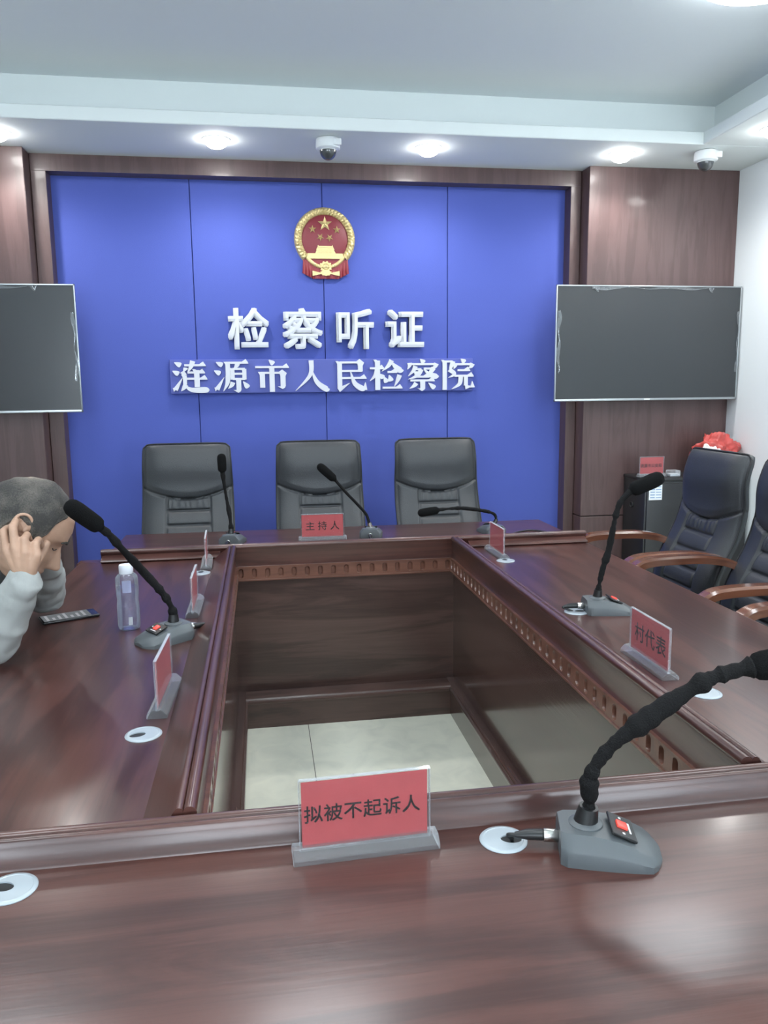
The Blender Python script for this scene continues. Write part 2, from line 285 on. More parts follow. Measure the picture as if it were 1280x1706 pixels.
GLYPHS = {"检":[[[468,530],[468,465],[807,465],[807,530]],[[397,355],[437,230],[461,113],[523,131],[497,246],[456,370]],[[591,383],[616,259],[631,142],[694,153],[677,268],[650,391]],[[179,840],[179,650],[49,650],[49,580],[172,580],[113,377],[33,211],[71,138],[129,255],[179,404],[179,-79],[248,-79],[248,442],[316,304],[361,357],[248,539],[248,580],[352,580],[352,650],[248,650],[248,840]],[[624,847],[542,713],[435,596],[311,502],[356,440],[505,567],[634,726],[772,576],[927,451],[966,519],[806,639],[670,786],[690,823]],[[343,35],[343,-32],[938,-32],[938,35],[754,35],[835,199],[908,373],[842,391],[773,209],[690,35]]],"察":[[[291,148],[188,61],[59,-7],[111,-63],[246,19],[359,124]],[[637,105],[773,24],[885,-54],[937,-3],[821,74],[687,150]],[[137,408],[213,343],[128,296],[40,262],[79,208],[213,270],[335,358],[335,313],[678,313],[678,364],[789,290],[921,238],[941,270],[966,299],[848,339],[746,397],[822,486],[886,584],[842,612],[829,608],[572,608],[547,670],[487,654],[561,501],[664,377],[355,377],[436,475],[495,591],[453,611],[441,608],[428,607],[309,607],[342,660],[275,671],[224,597],[148,524],[44,458],[87,412],[189,480],[269,556],[411,556],[383,509],[350,464],[274,516],[234,482],[313,424],[260,377],[184,437]],[[605,548],[788,548],[746,489],[699,436],[648,489]],[[161,237],[161,172],[474,172],[474,5],[470,-7],[456,-10],[337,-10],[360,-74],[450,-73],[509,-64],[539,-41],[547,4],[547,172],[841,172],[841,237]],[[437,827],[473,756],[69,756],[69,604],[140,604],[140,693],[856,693],[856,604],[931,604],[931,756],[557,756],[510,844]]],"听":[[[473,735],[473,471],[467,308],[435,135],[355,-29],[388,-51],[418,-78],[500,85],[539,266],[551,443],[745,443],[745,-78],[821,-78],[821,443],[950,443],[950,517],[551,517],[551,682],[739,723],[906,776],[843,835],[676,780]],[[76,748],[76,88],[149,88],[149,166],[354,166],[354,748]],[[149,676],[279,676],[279,239],[149,239]]],"证":[[[102,769],[187,690],[257,615],[309,667],[238,740],[151,814]],[[352,30],[352,-40],[962,-40],[962,30],[724,30],[724,360],[922,360],[922,431],[724,431],[724,693],[940,693],[940,763],[386,763],[386,693],[647,693],[647,30],[512,30],[512,512],[438,512],[438,30]],[[50,526],[50,454],[191,454],[191,107],[170,39],[135,-1],[181,-52],[229,-7],[394,124],[364,188],[264,112],[264,526]]],"主":[[[374,795],[467,718],[545,640],[103,640],[103,567],[459,567],[459,347],[149,347],[149,274],[459,274],[459,27],[56,27],[56,-46],[948,-46],[948,27],[540,27],[540,274],[856,274],[856,347],[540,347],[540,567],[897,567],[897,640],[572,640],[620,675],[537,756],[435,836]]],"持":[[[448,204],[512,113],[558,26],[620,65],[571,149],[506,237]],[[626,835],[626,710],[413,710],[413,642],[626,642],[626,515],[362,515],[362,446],[758,446],[758,334],[373,334],[373,265],[758,265],[758,11],[754,-3],[739,-7],[615,-6],[638,-79],[731,-77],[790,-67],[822,-40],[830,11],[830,265],[954,265],[954,334],[830,334],[830,446],[960,446],[960,515],[698,515],[698,642],[912,642],[912,710],[698,710],[698,835]],[[171,839],[171,638],[42,638],[42,568],[171,568],[171,351],[28,309],[47,235],[171,275],[171,11],[167,-4],[154,-8],[60,-7],[81,-77],[159,-75],[207,-63],[233,-37],[241,10],[241,298],[350,334],[340,403],[241,372],[241,568],[347,568],[347,638],[241,638],[241,839]]],"人":[[[457,837],[441,597],[339,271],[43,-17],[77,-45],[104,-76],[304,80],[430,272],[502,480],[573,282],[700,86],[910,-72],[934,-39],[965,-9],[701,213],[575,485],[534,689],[541,837]]],"村":[[[504,422],[580,296],[631,178],[699,213],[646,329],[566,451]],[[782,839],[782,627],[483,627],[483,555],[782,555],[782,23],[776,4],[757,-2],[606,-1],[634,-80],[742,-77],[811,-65],[847,-36],[858,23],[858,555],[966,555],[966,627],[858,627],[858,839]],[[230,840],[230,626],[52,626],[52,554],[219,554],[138,344],[28,175],[70,105],[156,239],[230,409],[230,-79],[302,-79],[302,376],[410,232],[458,295],[302,463],[302,554],[453,554],[453,626],[302,626],[302,840]]],"代":[[[715,783],[806,699],[877,618],[935,658],[862,737],[769,819]],[[548,826],[568,528],[324,497],[335,426],[576,456],[629,183],[719,-2],[860,-79],[908,-62],[947,6],[975,143],[944,160],[912,183],[892,52],[857,9],[764,72],[696,228],[650,466],[955,504],[944,575],[642,537],[630,677],[623,826]],[[313,830],[234,676],[135,537],[21,420],[65,348],[133,416],[199,494],[199,-78],[276,-78],[276,604],[334,703],[384,807]]],"表":[[[252,-79],[326,-48],[591,38],[579,104],[335,31],[335,251],[420,315],[492,385],[590,197],[729,52],[917,-46],[967,19],[829,77],[714,162],[813,228],[908,302],[846,346],[765,276],[672,207],[612,291],[566,385],[934,385],[934,450],[536,450],[536,539],[858,539],[858,601],[536,601],[536,686],[902,686],[902,751],[536,751],[536,840],[460,840],[460,751],[105,751],[105,686],[460,686],[460,601],[156,601],[156,539],[460,539],[460,450],[65,450],[65,385],[397,385],[227,267],[36,183],[86,122],[172,158],[258,203],[258,55],[245,10],[219,-11]]],"拟":[[[512,722],[589,563],[639,418],[705,447],[653,590],[573,746]],[[167,839],[167,638],[42,638],[42,568],[167,568],[167,349],[28,309],[47,235],[167,274],[167,9],[163,-5],[150,-9],[56,-9],[77,-78],[155,-76],[203,-64],[229,-38],[236,9],[236,297],[341,332],[331,400],[236,370],[236,568],[331,568],[331,638],[236,638],[236,839]],[[803,814],[777,458],[700,182],[534,-19],[567,-47],[595,-76],[681,9],[748,108],[799,225],[861,78],[903,-48],[974,-14],[914,148],[828,328],[863,551],[879,812]],[[397,15],[397,17],[398,14],[457,69],[669,226],[644,290],[479,174],[479,798],[406,798],[406,165],[388,105],[356,71]]],"被":[[[140,808],[183,735],[216,666],[277,701],[197,836]],[[40,663],[40,594],[275,594],[208,468],[124,353],[30,259],[65,190],[122,247],[178,313],[178,-79],[248,-79],[248,324],[338,187],[379,245],[308,336],[403,430],[356,472],[278,373],[248,409],[248,412],[310,522],[360,637],[322,666],[311,663]],[[424,692],[424,431],[417,282],[385,124],[307,-25],[336,-47],[362,-73],[439,67],[478,224],[492,381],[501,381],[563,234],[648,109],[545,34],[432,-18],[473,-79],[590,-22],[697,58],[800,-20],[920,-76],[967,-12],[848,37],[747,108],[815,199],[870,306],[911,433],[866,451],[852,447],[709,447],[709,622],[864,622],[826,495],[889,480],[922,574],[954,682],[901,695],[890,692],[709,692],[709,840],[639,840],[639,692]],[[639,622],[639,447],[493,447],[493,622]],[[824,381],[771,260],[697,158],[623,261],[568,381]]],"不":[[[559,478],[747,339],[899,203],[960,261],[804,394],[615,526]],[[69,770],[69,693],[514,693],[394,527],[236,377],[44,255],[95,189],[227,270],[348,368],[459,481],[459,-78],[540,-78],[540,584],[610,693],[931,693],[931,770]]],"起":[[[99,387],[92,218],[71,69],[26,-53],[90,-88],[126,5],[150,116],[239,12],[368,-40],[555,-54],[940,-54],[953,-15],[971,20],[554,18],[428,24],[328,47],[328,251],[491,251],[491,317],[328,317],[328,466],[501,466],[501,534],[312,534],[312,660],[476,660],[476,727],[312,727],[312,839],[241,839],[241,727],[74,727],[74,660],[241,660],[241,534],[48,534],[48,466],[259,466],[259,85],[204,150],[163,244],[170,382]],[[548,516],[548,189],[559,124],[596,91],[670,82],[846,82],[911,97],[946,150],[962,261],[927,273],[895,291],[888,201],[873,160],[841,150],[677,150],[631,157],[620,189],[620,449],[833,449],[833,424],[905,424],[905,792],[538,792],[538,726],[833,726],[833,516]]],"诉":[[[107,768],[203,683],[281,601],[332,658],[252,737],[154,818]],[[190,-60],[190,-59],[236,-11],[396,124],[367,187],[269,107],[269,526],[40,526],[40,453],[197,453],[197,91],[179,30],[149,-6]],[[441,745],[441,462],[435,301],[404,129],[328,-33],[360,-53],[389,-77],[468,91],[505,277],[515,455],[695,455],[695,294],[568,350],[532,295],[695,218],[695,-77],[767,-77],[767,179],[903,95],[941,159],[864,207],[767,259],[767,455],[951,455],[951,527],[515,527],[515,690],[717,729],[897,780],[831,838],[655,786]]],"涟":[[[270,763],[324,676],[362,593],[426,627],[385,708],[329,793]],[[83,775],[155,705],[211,637],[266,683],[208,749],[135,815]],[[42,501],[117,438],[176,375],[228,424],[167,484],[92,543]],[[62,-17],[129,-56],[192,100],[251,265],[192,304],[127,131]],[[457,292],[457,225],[686,225],[686,45],[757,45],[757,225],[939,225],[939,292],[757,292],[757,434],[913,434],[914,499],[757,499],[757,612],[686,612],[686,499],[564,499],[647,675],[930,675],[930,742],[674,742],[703,827],[627,843],[597,742],[443,742],[443,675],[572,675],[519,552],[493,508],[469,488],[492,420],[521,430],[574,434],[686,434],[686,292]],[[417,493],[250,493],[250,424],[345,424],[345,89],[286,49],[224,-12],[273,-76],[335,2],[388,36],[424,19],[473,-16],[569,-54],[694,-64],[955,-56],[962,-19],[974,18],[836,8],[695,4],[577,12],[486,46],[417,92]]],"源":[[[537,407],[843,407],[843,319],[537,319]],[[537,549],[843,549],[843,463],[537,463]],[[505,205],[451,105],[385,19],[445,-20],[513,75],[572,186]],[[788,188],[850,84],[898,-10],[967,21],[853,213]],[[87,777],[177,718],[254,662],[299,722],[131,829]],[[38,507],[207,400],[251,460],[172,510],[81,560]],[[59,-24],[126,-66],[201,92],[271,258],[211,300],[135,124]],[[338,791],[338,517],[331,338],[297,146],[214,-36],[276,-76],[363,111],[402,319],[411,517],[411,723],[951,723],[951,791]],[[650,709],[621,607],[469,607],[469,261],[649,261],[649,0],[646,-12],[633,-16],[529,-15],[550,-79],[633,-79],[687,-69],[714,-45],[721,-2],[721,261],[913,261],[913,607],[694,607],[733,692]]],"市":[[[413,825],[480,693],[51,693],[51,620],[458,620],[458,484],[148,484],[148,36],[223,36],[223,411],[458,411],[458,-78],[535,-78],[535,411],[785,411],[785,132],[780,117],[762,112],[616,114],[632,77],[642,40],[750,42],[819,53],[853,80],[862,131],[862,484],[535,484],[535,620],[951,620],[951,693],[550,693],[565,698],[531,770],[486,848]]],"公":[[[324,811],[253,666],[161,536],[51,428],[120,374],[227,488],[323,627],[404,789]],[[665,819],[592,789],[736,561],[901,374],[964,438],[856,542],[751,675]],[[161,-14],[287,5],[781,39],[848,-73],[922,-33],[816,131],[681,306],[611,274],[734,109],[266,82],[413,278],[547,500],[465,535],[329,297],[223,149],[174,92],[132,65]]],"安":[[[414,823],[461,725],[93,725],[93,522],[168,522],[168,654],[829,654],[829,522],[908,522],[908,725],[549,725],[491,842]],[[656,378],[600,268],[524,178],[310,256],[389,378]],[[299,378],[193,223],[456,125],[290,44],[82,-9],[130,-77],[282,-36],[417,18],[536,91],[714,7],[852,-73],[914,-8],[774,69],[599,148],[680,251],[742,378],[935,378],[935,449],[430,449],[502,596],[421,612],[385,532],[341,449],[69,449],[69,378]]],"局":[[[153,788],[153,549],[146,371],[112,178],[28,-6],[88,-54],[157,78],[198,224],[220,377],[836,377],[818,102],[791,2],[776,-9],[754,-11],[633,-6],[648,-41],[654,-76],[788,-77],[827,-68],[857,-45],[891,81],[912,409],[913,444],[225,444],[227,530],[843,530],[843,788]],[[227,723],[768,723],[768,595],[227,595]],[[308,298],[308,-19],[378,-19],[378,39],[690,39],[690,298]],[[378,236],[620,236],[620,101],[378,101]]]}
def glyph_mesh(text, size, advance, depth, bold=0.):
    """text as an extruded mesh in the XY plane, centred; bold = copies shifted by that much on a 3 x 3 grid"""
    cu = bpy.data.curves.new('t', 'CURVE'); cu.dimensions = '2D'; cu.fill_mode = 'BOTH'; cu.extrude = depth/2
    n = len(text)
    for i, ch in enumerate(text):
        ox = (i-(n-1)/2)*advance
        for poly in GLYPHS[ch]:
            sp = cu.splines.new('POLY'); sp.points.add(len(poly)-1); sp.use_cyclic_u = True
            for q, (x, y) in zip(sp.points, poly): q.co = (ox+(x/1000-.5)*size, (y/1000-.38)*size, 0, 1)
    o = bpy.data.objects.new('t', cu); me = o.to_mesh().copy(); o.to_mesh_clear()
    bpy.data.objects.remove(o); bpy.data.curves.remove(cu)
    if bold:
        bm = bmesh.new(); k = 0
        for dx in (-1, 0, 1):
            for dy in (-1, 0, 1):
                m2 = me.copy(); m2.transform(Matrix.Translation((dx*bold, dy*bold, depth*.07*k))); bm.from_mesh(m2); bpy.data.meshes.remove(m2); k += 1
        bm.to_mesh(me); bm.free()
    return me
# ------------------------------------------------------------------ the room
ZS, ZC = 2.795, 3.05
struct('floor', MB().box(-2.4, 3.16, -3.1, 5.4, -.08, 0), 'tile', smooth=False)
b = MB(); b.box(-1.40, 2.15, 5.07, 5.30, 0, 2.86)
xs = [-1.30, -.375, .418, 1.21, 2.12]
for x0, x1 in zip(xs, xs[1:]): b.box(x0+.0025, x1-.0025, 5.05, 5.075, .02, 2.80, .0015, 1)
struct('wall_back', b, 'blue', smooth=False)
struct('wall_right', MB().box(3.06, 3.16, -3, 5.30, 0, 3.05), 'white_paint', smooth=False)
struct('wall_left', MB().box(-2.4, -2.3, -3, 5.30, 0, 3.05), 'white_paint', smooth=False)
# wall behind the photographer with three window openings
b = MB(); wx = [(-2.25, -1.55), (-.80, .10), (1.7, 2.9)]
b.box(-2.4, 3.16, -3.1, -3, 0, .95).box(-2.4, 3.16, -3.1, -3, 2.35, 3.05)
e = [-2.4]+[v for w in wx for v in w]+[3.16]
for i in range(0, len(e), 2): b.box(e[i], e[i+1], -3.1, -3, .95, 2.35)
struct('wall_front', b, 'white_paint', smooth=False)
for i, (x0, x1) in enumerate(wx):
    b = MB(); t = .04
    b.box(x0, x0+t, -3.07, -3.02, .95, 2.35).box(x1-t, x1, -3.07, -3.02, .95, 2.35).box(x0, x1, -3.07, -3.02, .95, .95+t).box(x0, x1, -3.07, -3.02, 2.35-t, 2.35).box((x0+x1)/2-t/2, (x0+x1)/2+t/2, -3.07, -3.02, .95, 2.35)
    w = struct('window_%d' % (i+1), b, 'white_paint', smooth=False)
# oak-veneer surround of the blue panel and the two protruding columns
struct('trim_1', MB().box(-1.245, 2.052, 4.95, 5.06, 2.702, ZS), 'wall_wood', smooth=False)
struct('trim_2', MB().box(-1.245, -1.162, 4.95, 5.06, 0, 2.702, .002, 1), 'wall_wood', smooth=False)
struct('trim_3', MB().box(1.985, 2.052, 4.95, 5.06, 0, 2.702, .002, 1), 'wall_wood', smooth=False)
struct('trim_4', MB().box(-2.30, -1.248, 4.83, 5.30, .612, ZS, .003, 1).box(-2.30, -1.248, 4.83, 5.30, 0, .606, .003, 1), 'wall_wood', smooth=False)
struct('trim_5', MB().box(2.055, 3.06, 4.83, 5.30, .612, ZS, .003, 1).box(2.055, 3.06, 4.83, 5.30, 0, .606, .003, 1), 'wall_wood', smooth=False)
struct('baseboard_right', MB().box(3.045, 3.06, -3, 4.83, 0, .10, .003, 1), 'wood_y', smooth=False)
for i, (y0, y1) in enumerate(((.55, 1.45), (2.1, 2.75))):
    b = MB(); b.box(-2.30, -2.27, y0, y1, 0, 2.1).box(-2.30, -2.255, y0-.07, y0, 0, 2.17).box(-2.30, -2.255, y1, y1+.07, 0, 2.17).box(-2.30, -2.255, y0, y1, 2.1, 2.17)
    struct('door_%d' % (i+1), b, 'wall_wood', smooth=False)
# ceiling: recessed middle with a lowered border
struct('ceiling', MB().box(-2.4, 3.16, -3.1, 5.40, ZC, ZC+.08), 'ceil_paint', smooth=False)
b = MB(); b.box(-2.3, 3.06, 4.50, 5.30, 2.862, ZC).box(2.67, 3.06, -3, 4.50, 2.862, ZC).box(-2.3, -1.80, -3, 4.50, 2.862, ZC)
struct('trim_6', b, 'trim_paint', smooth=False)
b = MB(); b.box(-2.3, 3.06, 4.35, 5.30, ZS, 2.862, .004, 1).box(2.52, 3.06, -3, 4.352, ZS, 2.862, .004, 1).box(-2.3, -1.66, -3, 4.352, ZS, 2.862, .004, 1)
struct('trim_7', b, 'trim_paint', smooth=False)

# ------------------------------------------------------------------ tables
def stadium(n, w, h, cy):
    out = []
    r = w/2
    for k in range(n):
        a = 2*PI*k/n; c, s_ = math.cos(a), math.sin(a)
        out.append((r*c, cy+(h/2-r)*(1 if s_ > .01 else -1 if s_ < -.01 else 0)+r*s_))
    return out
def dentil(fn, a0, a1, z0, z1, pitch=.0575):
    """strip with a row of round-ended slots; fn(a, s, z) -> point, s grows into the table"""
    bm = bmesh.new(); n = max(1, round((a1-a0)/pitch)); p = (a1-a0)/n; K = 16; cy = (z0+z1)/2+.002
    V = lambda a, s, z: bm.verts.new(fn(a, s, z))
    for i in range(n):
        ac = a0+p*(i+.5)
        st = stadium(K, .023, (z1-z0)*.80, cy)
        rc = []
        for k in range(K):
            an = 2*PI*k/K; c, s_ = math.cos(an), math.sin(an); m = max(abs(c), abs(s_))
            rc.append((p/2*c/m, (z0+z1)/2+(z1-z0)/2*s_/m))
        R = [V(ac+x, 0, z) for x, z in rc]; S = [V(ac+x, 0, z) for x, z in st]
        D = [V(ac+x*.62, .012, cy-.003+(z-cy)*.74) for x, z in st]
        for k in range(K):
            q = (k+1) % K
            bm.faces.new((R[k], R[q], S[q], S[k])); bm.faces.new((S[k], S[q], D[q], D[k]))
        bm.faces.new(D)
    for za, zb, s0 in ((z0-.006, z0, -.003), (z1, z1+.006, -.003)):       # thin beads above and below
        c = [V(a0, s0, za), V(a1, s0, za), V(a1, s0, zb), V(a0, s0, zb)]; d = [V(a0, .014, za), V(a1, .014, za), V(a1, .014, zb), V(a0, .014, zb)]
        for k in range(4): bm.faces.new((c[k], c[(k+1) % 4], d[(k+1) % 4], d[k]))
        bm.faces.new(c); bm.faces.new(d[::-1])
    return bm
def border_profile(w, zt=.75, zc=.80):
    """cross-section of the raised edge: two rolls, then a sloping face down to the table top"""
    P = [(.006, .703), (.006, zc-.022)]
    for k in range(9): t = rad(215-k*22.5); P.append((.0115+.0115*math.cos(t), zc-.0115+.0115*math.sin(t)))
    for k in range(8): t = rad(190-k*23); P.append((.0285+.0070*math.cos(t), zc-.0085+.0070*math.sin(t)))
    P += [(.041, zc-.014), (w-.004, zt+.004), (w, zt+.001), (w, .703)] if w > .06 else [(.036, zc-.014), (w-.003, zt+.004), (w, zt+.001), (w, .703)]
    return P
def slab_profile(s0, s1, zt=.75, zb=.712):
    P = [(s0, zb), (s0, zt)]
    for k in range(7): t = rad(90-k*30); P.append((s1-.019+.019*math.cos(t), (zt+zb)/2+(zt-zb)/2*math.sin(t)))
    return P
def make_table(label, fn, a0, a1, loc, w, W, wm, wp, i0, i1, base_s=-.02, inner=True, slab=None, ends=(), zc=.80, ex=0.):
    """fn(a, s, z): a runs along the table, s away from the inner edge"""
    t = thing('conference_table', label, 'table', loc, 0, 'tables of the hollow square')
    if slab is None:
        MB().prism(slab_profile(w-.001, W), lambda s, z, a: Vector(fn(a, s, z)), a0, a1).build('tabletop', wm, t, world=True)
    else:
        slab().build('tabletop', wm, t, world=True)
    MB().prism(border_profile(w, .75, zc), lambda s, z, a: Vector(fn(a, s, z)), a0, a1).build('raised_border', wm, t, world=True, angle=50)
    def bx(s0, s1, z0, z1, b0, b1, bev=0.):
        p, q = Vector(fn(b0, s0, z0)), Vector(fn(b1, s1, z1))
        return MB().box(min(p.x, q.x), max(p.x, q.x), min(p.y, q.y), max(p.y, q.y), z0, z1, bev)
    obj('dentil_strip', dentil(fn, i0, i1, .645, .697), 'dentil', t, world=True, angle=35)
    bx(.016, .034, .12, .703, i0-ex, i1+ex).build('modesty_panel', wp, t, world=True)
    bx(base_s, .034, 0, .112, i0-ex, i1+ex).build('plinth', wp, t, world=True)
    P = [(base_s-.006, .112), (base_s-.008, .118), (base_s-.006, .124), (base_s+.002, .127), (base_s+.004, .133), (base_s+.010, .136), (.016, .136), (.016, .112)]
    MB().prism(P, lambda s, z, a: Vector(fn(a, s, z-ex*.12)), i0-ex, i1+ex).build('plinth_moulding', wp, t, world=True, angle=50)
    for e0, e1 in ends: bx(.06, W-.06, 0, .712, e0, e1, .004).build('end_panel', wp, t, world=True)
    return t
XL, XR = -.1216, .820          # inner edges of the side tables
YH, YN = 3.350, 1.188          # inner edges of the far and the near table
fr = lambda a, s, z: (XR+s, a, z)
fl = lambda a, s, z: (XL-s, a, z)
fh = lambda a, s, z: (a, YH+s, z)
fn_ = lambda a, s, z: (a, YN-s, z)
def left_slab():
    b = MB(); b.prism(slab_profile(.093, .655), lambda s, z, a: Vector(fl(a, s, z)), YN+.003, YH-.004)
    b.box(-.776, -.686, YH-.02, 3.41, .713, .749, .004); return b
head = make_table('far dark red-brown table under the blue wall, three black chairs behind it', fh, -.68, 1.457, (.39, 3.65, 0), .094, .65, 'wood_x', 'wood_panel', XL-.014, XR+.014, base_s=-.078, ex=.018, ends=((-.64, -.61), (1.39, 1.42)))
for x0, x1 in ((-.675, -.19), (.90, 1.45)):
    P = [(.004, .752), (-.034, .752), (-.038, .757), (-.034, .762), (-.018, .764), (.004, .776)]
    MB().prism(P, lambda s, z, a: Vector(fh(a, s, z)), x0, x1).build('moulding', 'wood_x', head, world=True)
left = make_table('left side table with the water bottle and the phone on it', fl, YN+.003, YH-.004, (-.45, 2.25, 0), .094, .655, 'wood_y', 'wood_panel_y', YN+.02, YH+.016, slab=left_slab, ends=((1.25, 1.28), (3.20, 3.23)))
right = make_table('right side table with black armchairs along its outer edge', fr, YN+.003, YH-.004, (1.15, 2.25, 0), .094, .643, 'wood_y', 'wood_panel_y', YN+.02, YH+.016, ends=((1.25, 1.28), (3.20, 3.23)))
near = make_table('nearest table across the foreground with the largest red name plate', fn_, -.80, 1.50, (.35, .84, 0), .050, .69, 'wood_x', 'wood_panel', XL-.014, XR+.014, ends=((-.76, -.73), (1.43, 1.46)), zc=.793)

# ------------------------------------------------------------------ grommets
def grommet(x, y, z, rz, label):
    t = thing('cable_grommet', label, 'grommet', (x, y, z), rz, 'cable grommets in the tables')
    MB().lathe([(.030, .0002), (.0375, .0002), (.0375, .0012), (.036, .0028), (.0315, .0034), (.030, .0022)], 40, cap=False).build('ring', 'grommet', t)
    b = MB(); K = 40                                                     # cap with an eye-shaped cable mouth
    hole = [(.012+.0165*math.cos(2*PI*k/K), .011*math.sin(2*PI*k/K)) for k in range(K)]
    rim = [(.0305*math.cos(2*PI*k/K), .0305*math.sin(2*PI*k/K)) for k in range(K)]
    A = [b.bm.verts.new((x_, y_, .0026)) for x_, y_ in rim]; B = [b.bm.verts.new((x_, y_, .0030)) for x_, y_ in hole]; D = [b.bm.verts.new((x_, y_, .0004)) for x_, y_ in hole]
    for k in range(K):
        q = (k+1) % K; b.bm.faces.new((A[k], A[q], B[q], B[k])); b.bm.faces.new((B[k], B[q], D[q], D[k]))
    b.build('cap', 'grommet', t)
    b = MB(); F = [b.bm.verts.new((x_, y_, .0008)) for x_, y_ in hole]; b.bm.faces.new(F)
    G = [b.bm.verts.new((x_, y_, .0004)) for x_, y_ in hole]; b.bm.faces.new(G[::-1])
    for k in range(K): b.bm.faces.new((F[k], F[(k+1) % K], G[(k+1) % K], G[k]))
    b.build('cable_mouth', 'black_plastic', t)
    return t
g0 = grommet(.353, 1.093, .75, rad(-15), 'white cable grommet on the nearest table right of its red name plate')
for x, y, rz, lb in ((-.377, 1.095, 160, 'white cable grommet cut by the left edge of the photo on the nearest table'),
                     (-.262, 1.590, 200, 'white cable grommet at the near end of the left side table'),
                     (-.237, 2.345, 60, 'white cable grommet behind the microphone base on the left side table'),
                     (-.252, 3.058, 90, 'white cable grommet at the far end of the left side table'),
                     (.990, 1.586, 170, 'white cable grommet at the near end of the right side table'),
                     (.962, 2.272, 0, 'white cable grommet under the microphone plug on the right side table'),
                     (.972, 3.030, 90, 'white cable grommet beside the blank red plate at the right table far end')):
    dup(g0, (x, y, .75), rad(rz), lb)
# ------------------------------------------------------------------ chairs
def chair_back():
    nu, nv = 81, 121; bm = bmesh.new(); H0, H = .40, .765
    def seam(d, w=.0055): return math.exp(-(d/w)**2)
    def hw(v):
        w = .240+.012*(1-v)+.006*math.sin(PI*v)
        if v > .960: k = (v-.960)/.040; w -= .024*(1-math.sqrt(max(0, 1-k*k)))
        return w
    def centre(v): return .17+.20*v+.035*math.sin(v*PI*1.1)-.045*math.exp(-((v-.30)/.20)**2)-.020*math.exp(-((v-.84)/.12)**2)
    def front(u, v):
        x = u*hw(v); y = centre(v)
        vs = .610+.085*u*u-.012                                      # lower seam of the head pad
        e = abs(u)
        kk_ = max(0, (v-.935)/.065); y += .030*e**7*(1-.9*kk_**4)+.026*(1-math.sqrt(max(0, 1-kk_*kk_)))
        d = (v-vs)*H
        g = seam(d)
        xl = -.115-.02*(.6-v); xr = .120+.02*(.6-v)
        if d < 0:
            for xx in (xl, xr): g = max(g, seam(x-xx, .005))
            if xl < x < xr:
                k = (.625-v)*H
                for kk in (.085, .162, .240, .318, .395): g = max(g, seam(k-kk, .0055)*.9)
                y -= .010*abs(math.sin(PI*(k-.008)/.0775))**.6
                y += .0022*math.sin(x*190+3*noise.noise((x*20, v*9, 0)))*math.exp(-((k-.045)/.022)**2)
            else: y -= .010*(1-e)**.5+.004
        else: y -= .020*min(1, d/.04)**.5*(1-e**4)
        g = max(g, seam((e-.945)*hw(v), .004)*.5)
        return Vector((x, y+.012*g, H0+H*v*.995-.006*max(0, (v-.9)/.1)*e**6))
    def back(u, v):
        p = front(u, v); x = u*hw(v)
        return Vector((x, centre(v)+.072-.028*abs(u)**5*(1-.9*max(0, (v-.935)/.065)**4)-.030*(1-math.sqrt(max(0, 1-max(0, (v-.935)/.065)**2))), p.z))
    F = [[bm.verts.new(front(-1+2*i/(nu-1), j/(nv-1))) for i in range(nu)] for j in range(nv)]
    B = [[bm.verts.new(back(-1+2*i/(nu-1), j/(nv-1))) for i in range(nu)] for j in range(nv)]
    for j in range(nv-1):
        for i in range(nu-1):
            bm.faces.new((F[j][i], F[j][i+1], F[j+1][i+1], F[j+1][i])); bm.faces.new((B[j][i+1], B[j][i], B[j+1][i], B[j+1][i+1]))
        bm.faces.new((F[j][0], F[j+1][0], B[j+1][0], B[j][0])); bm.faces.new((F[j+1][-1], F[j][-1], B[j][-1], B[j+1][-1]))
    for i in range(nu-1):
        bm.faces.new((F[0][i+1], F[0][i], B[0][i], B[0][i+1])); bm.faces.new((F[-1][i], F[-1][i+1], B[-1][i+1], B[-1][i]))
    pip = [front(-1, j/40)+Vector((.002, -.004, 0)) for j in range(2, 40)]+[front(-1+2*i/30, 1)+Vector((0, -.004, .001)) for i in range(31)]+[front(1, 1-j/40)+Vector((-.002, -.004, 0)) for j in range(1, 39)]
    return bm, pip
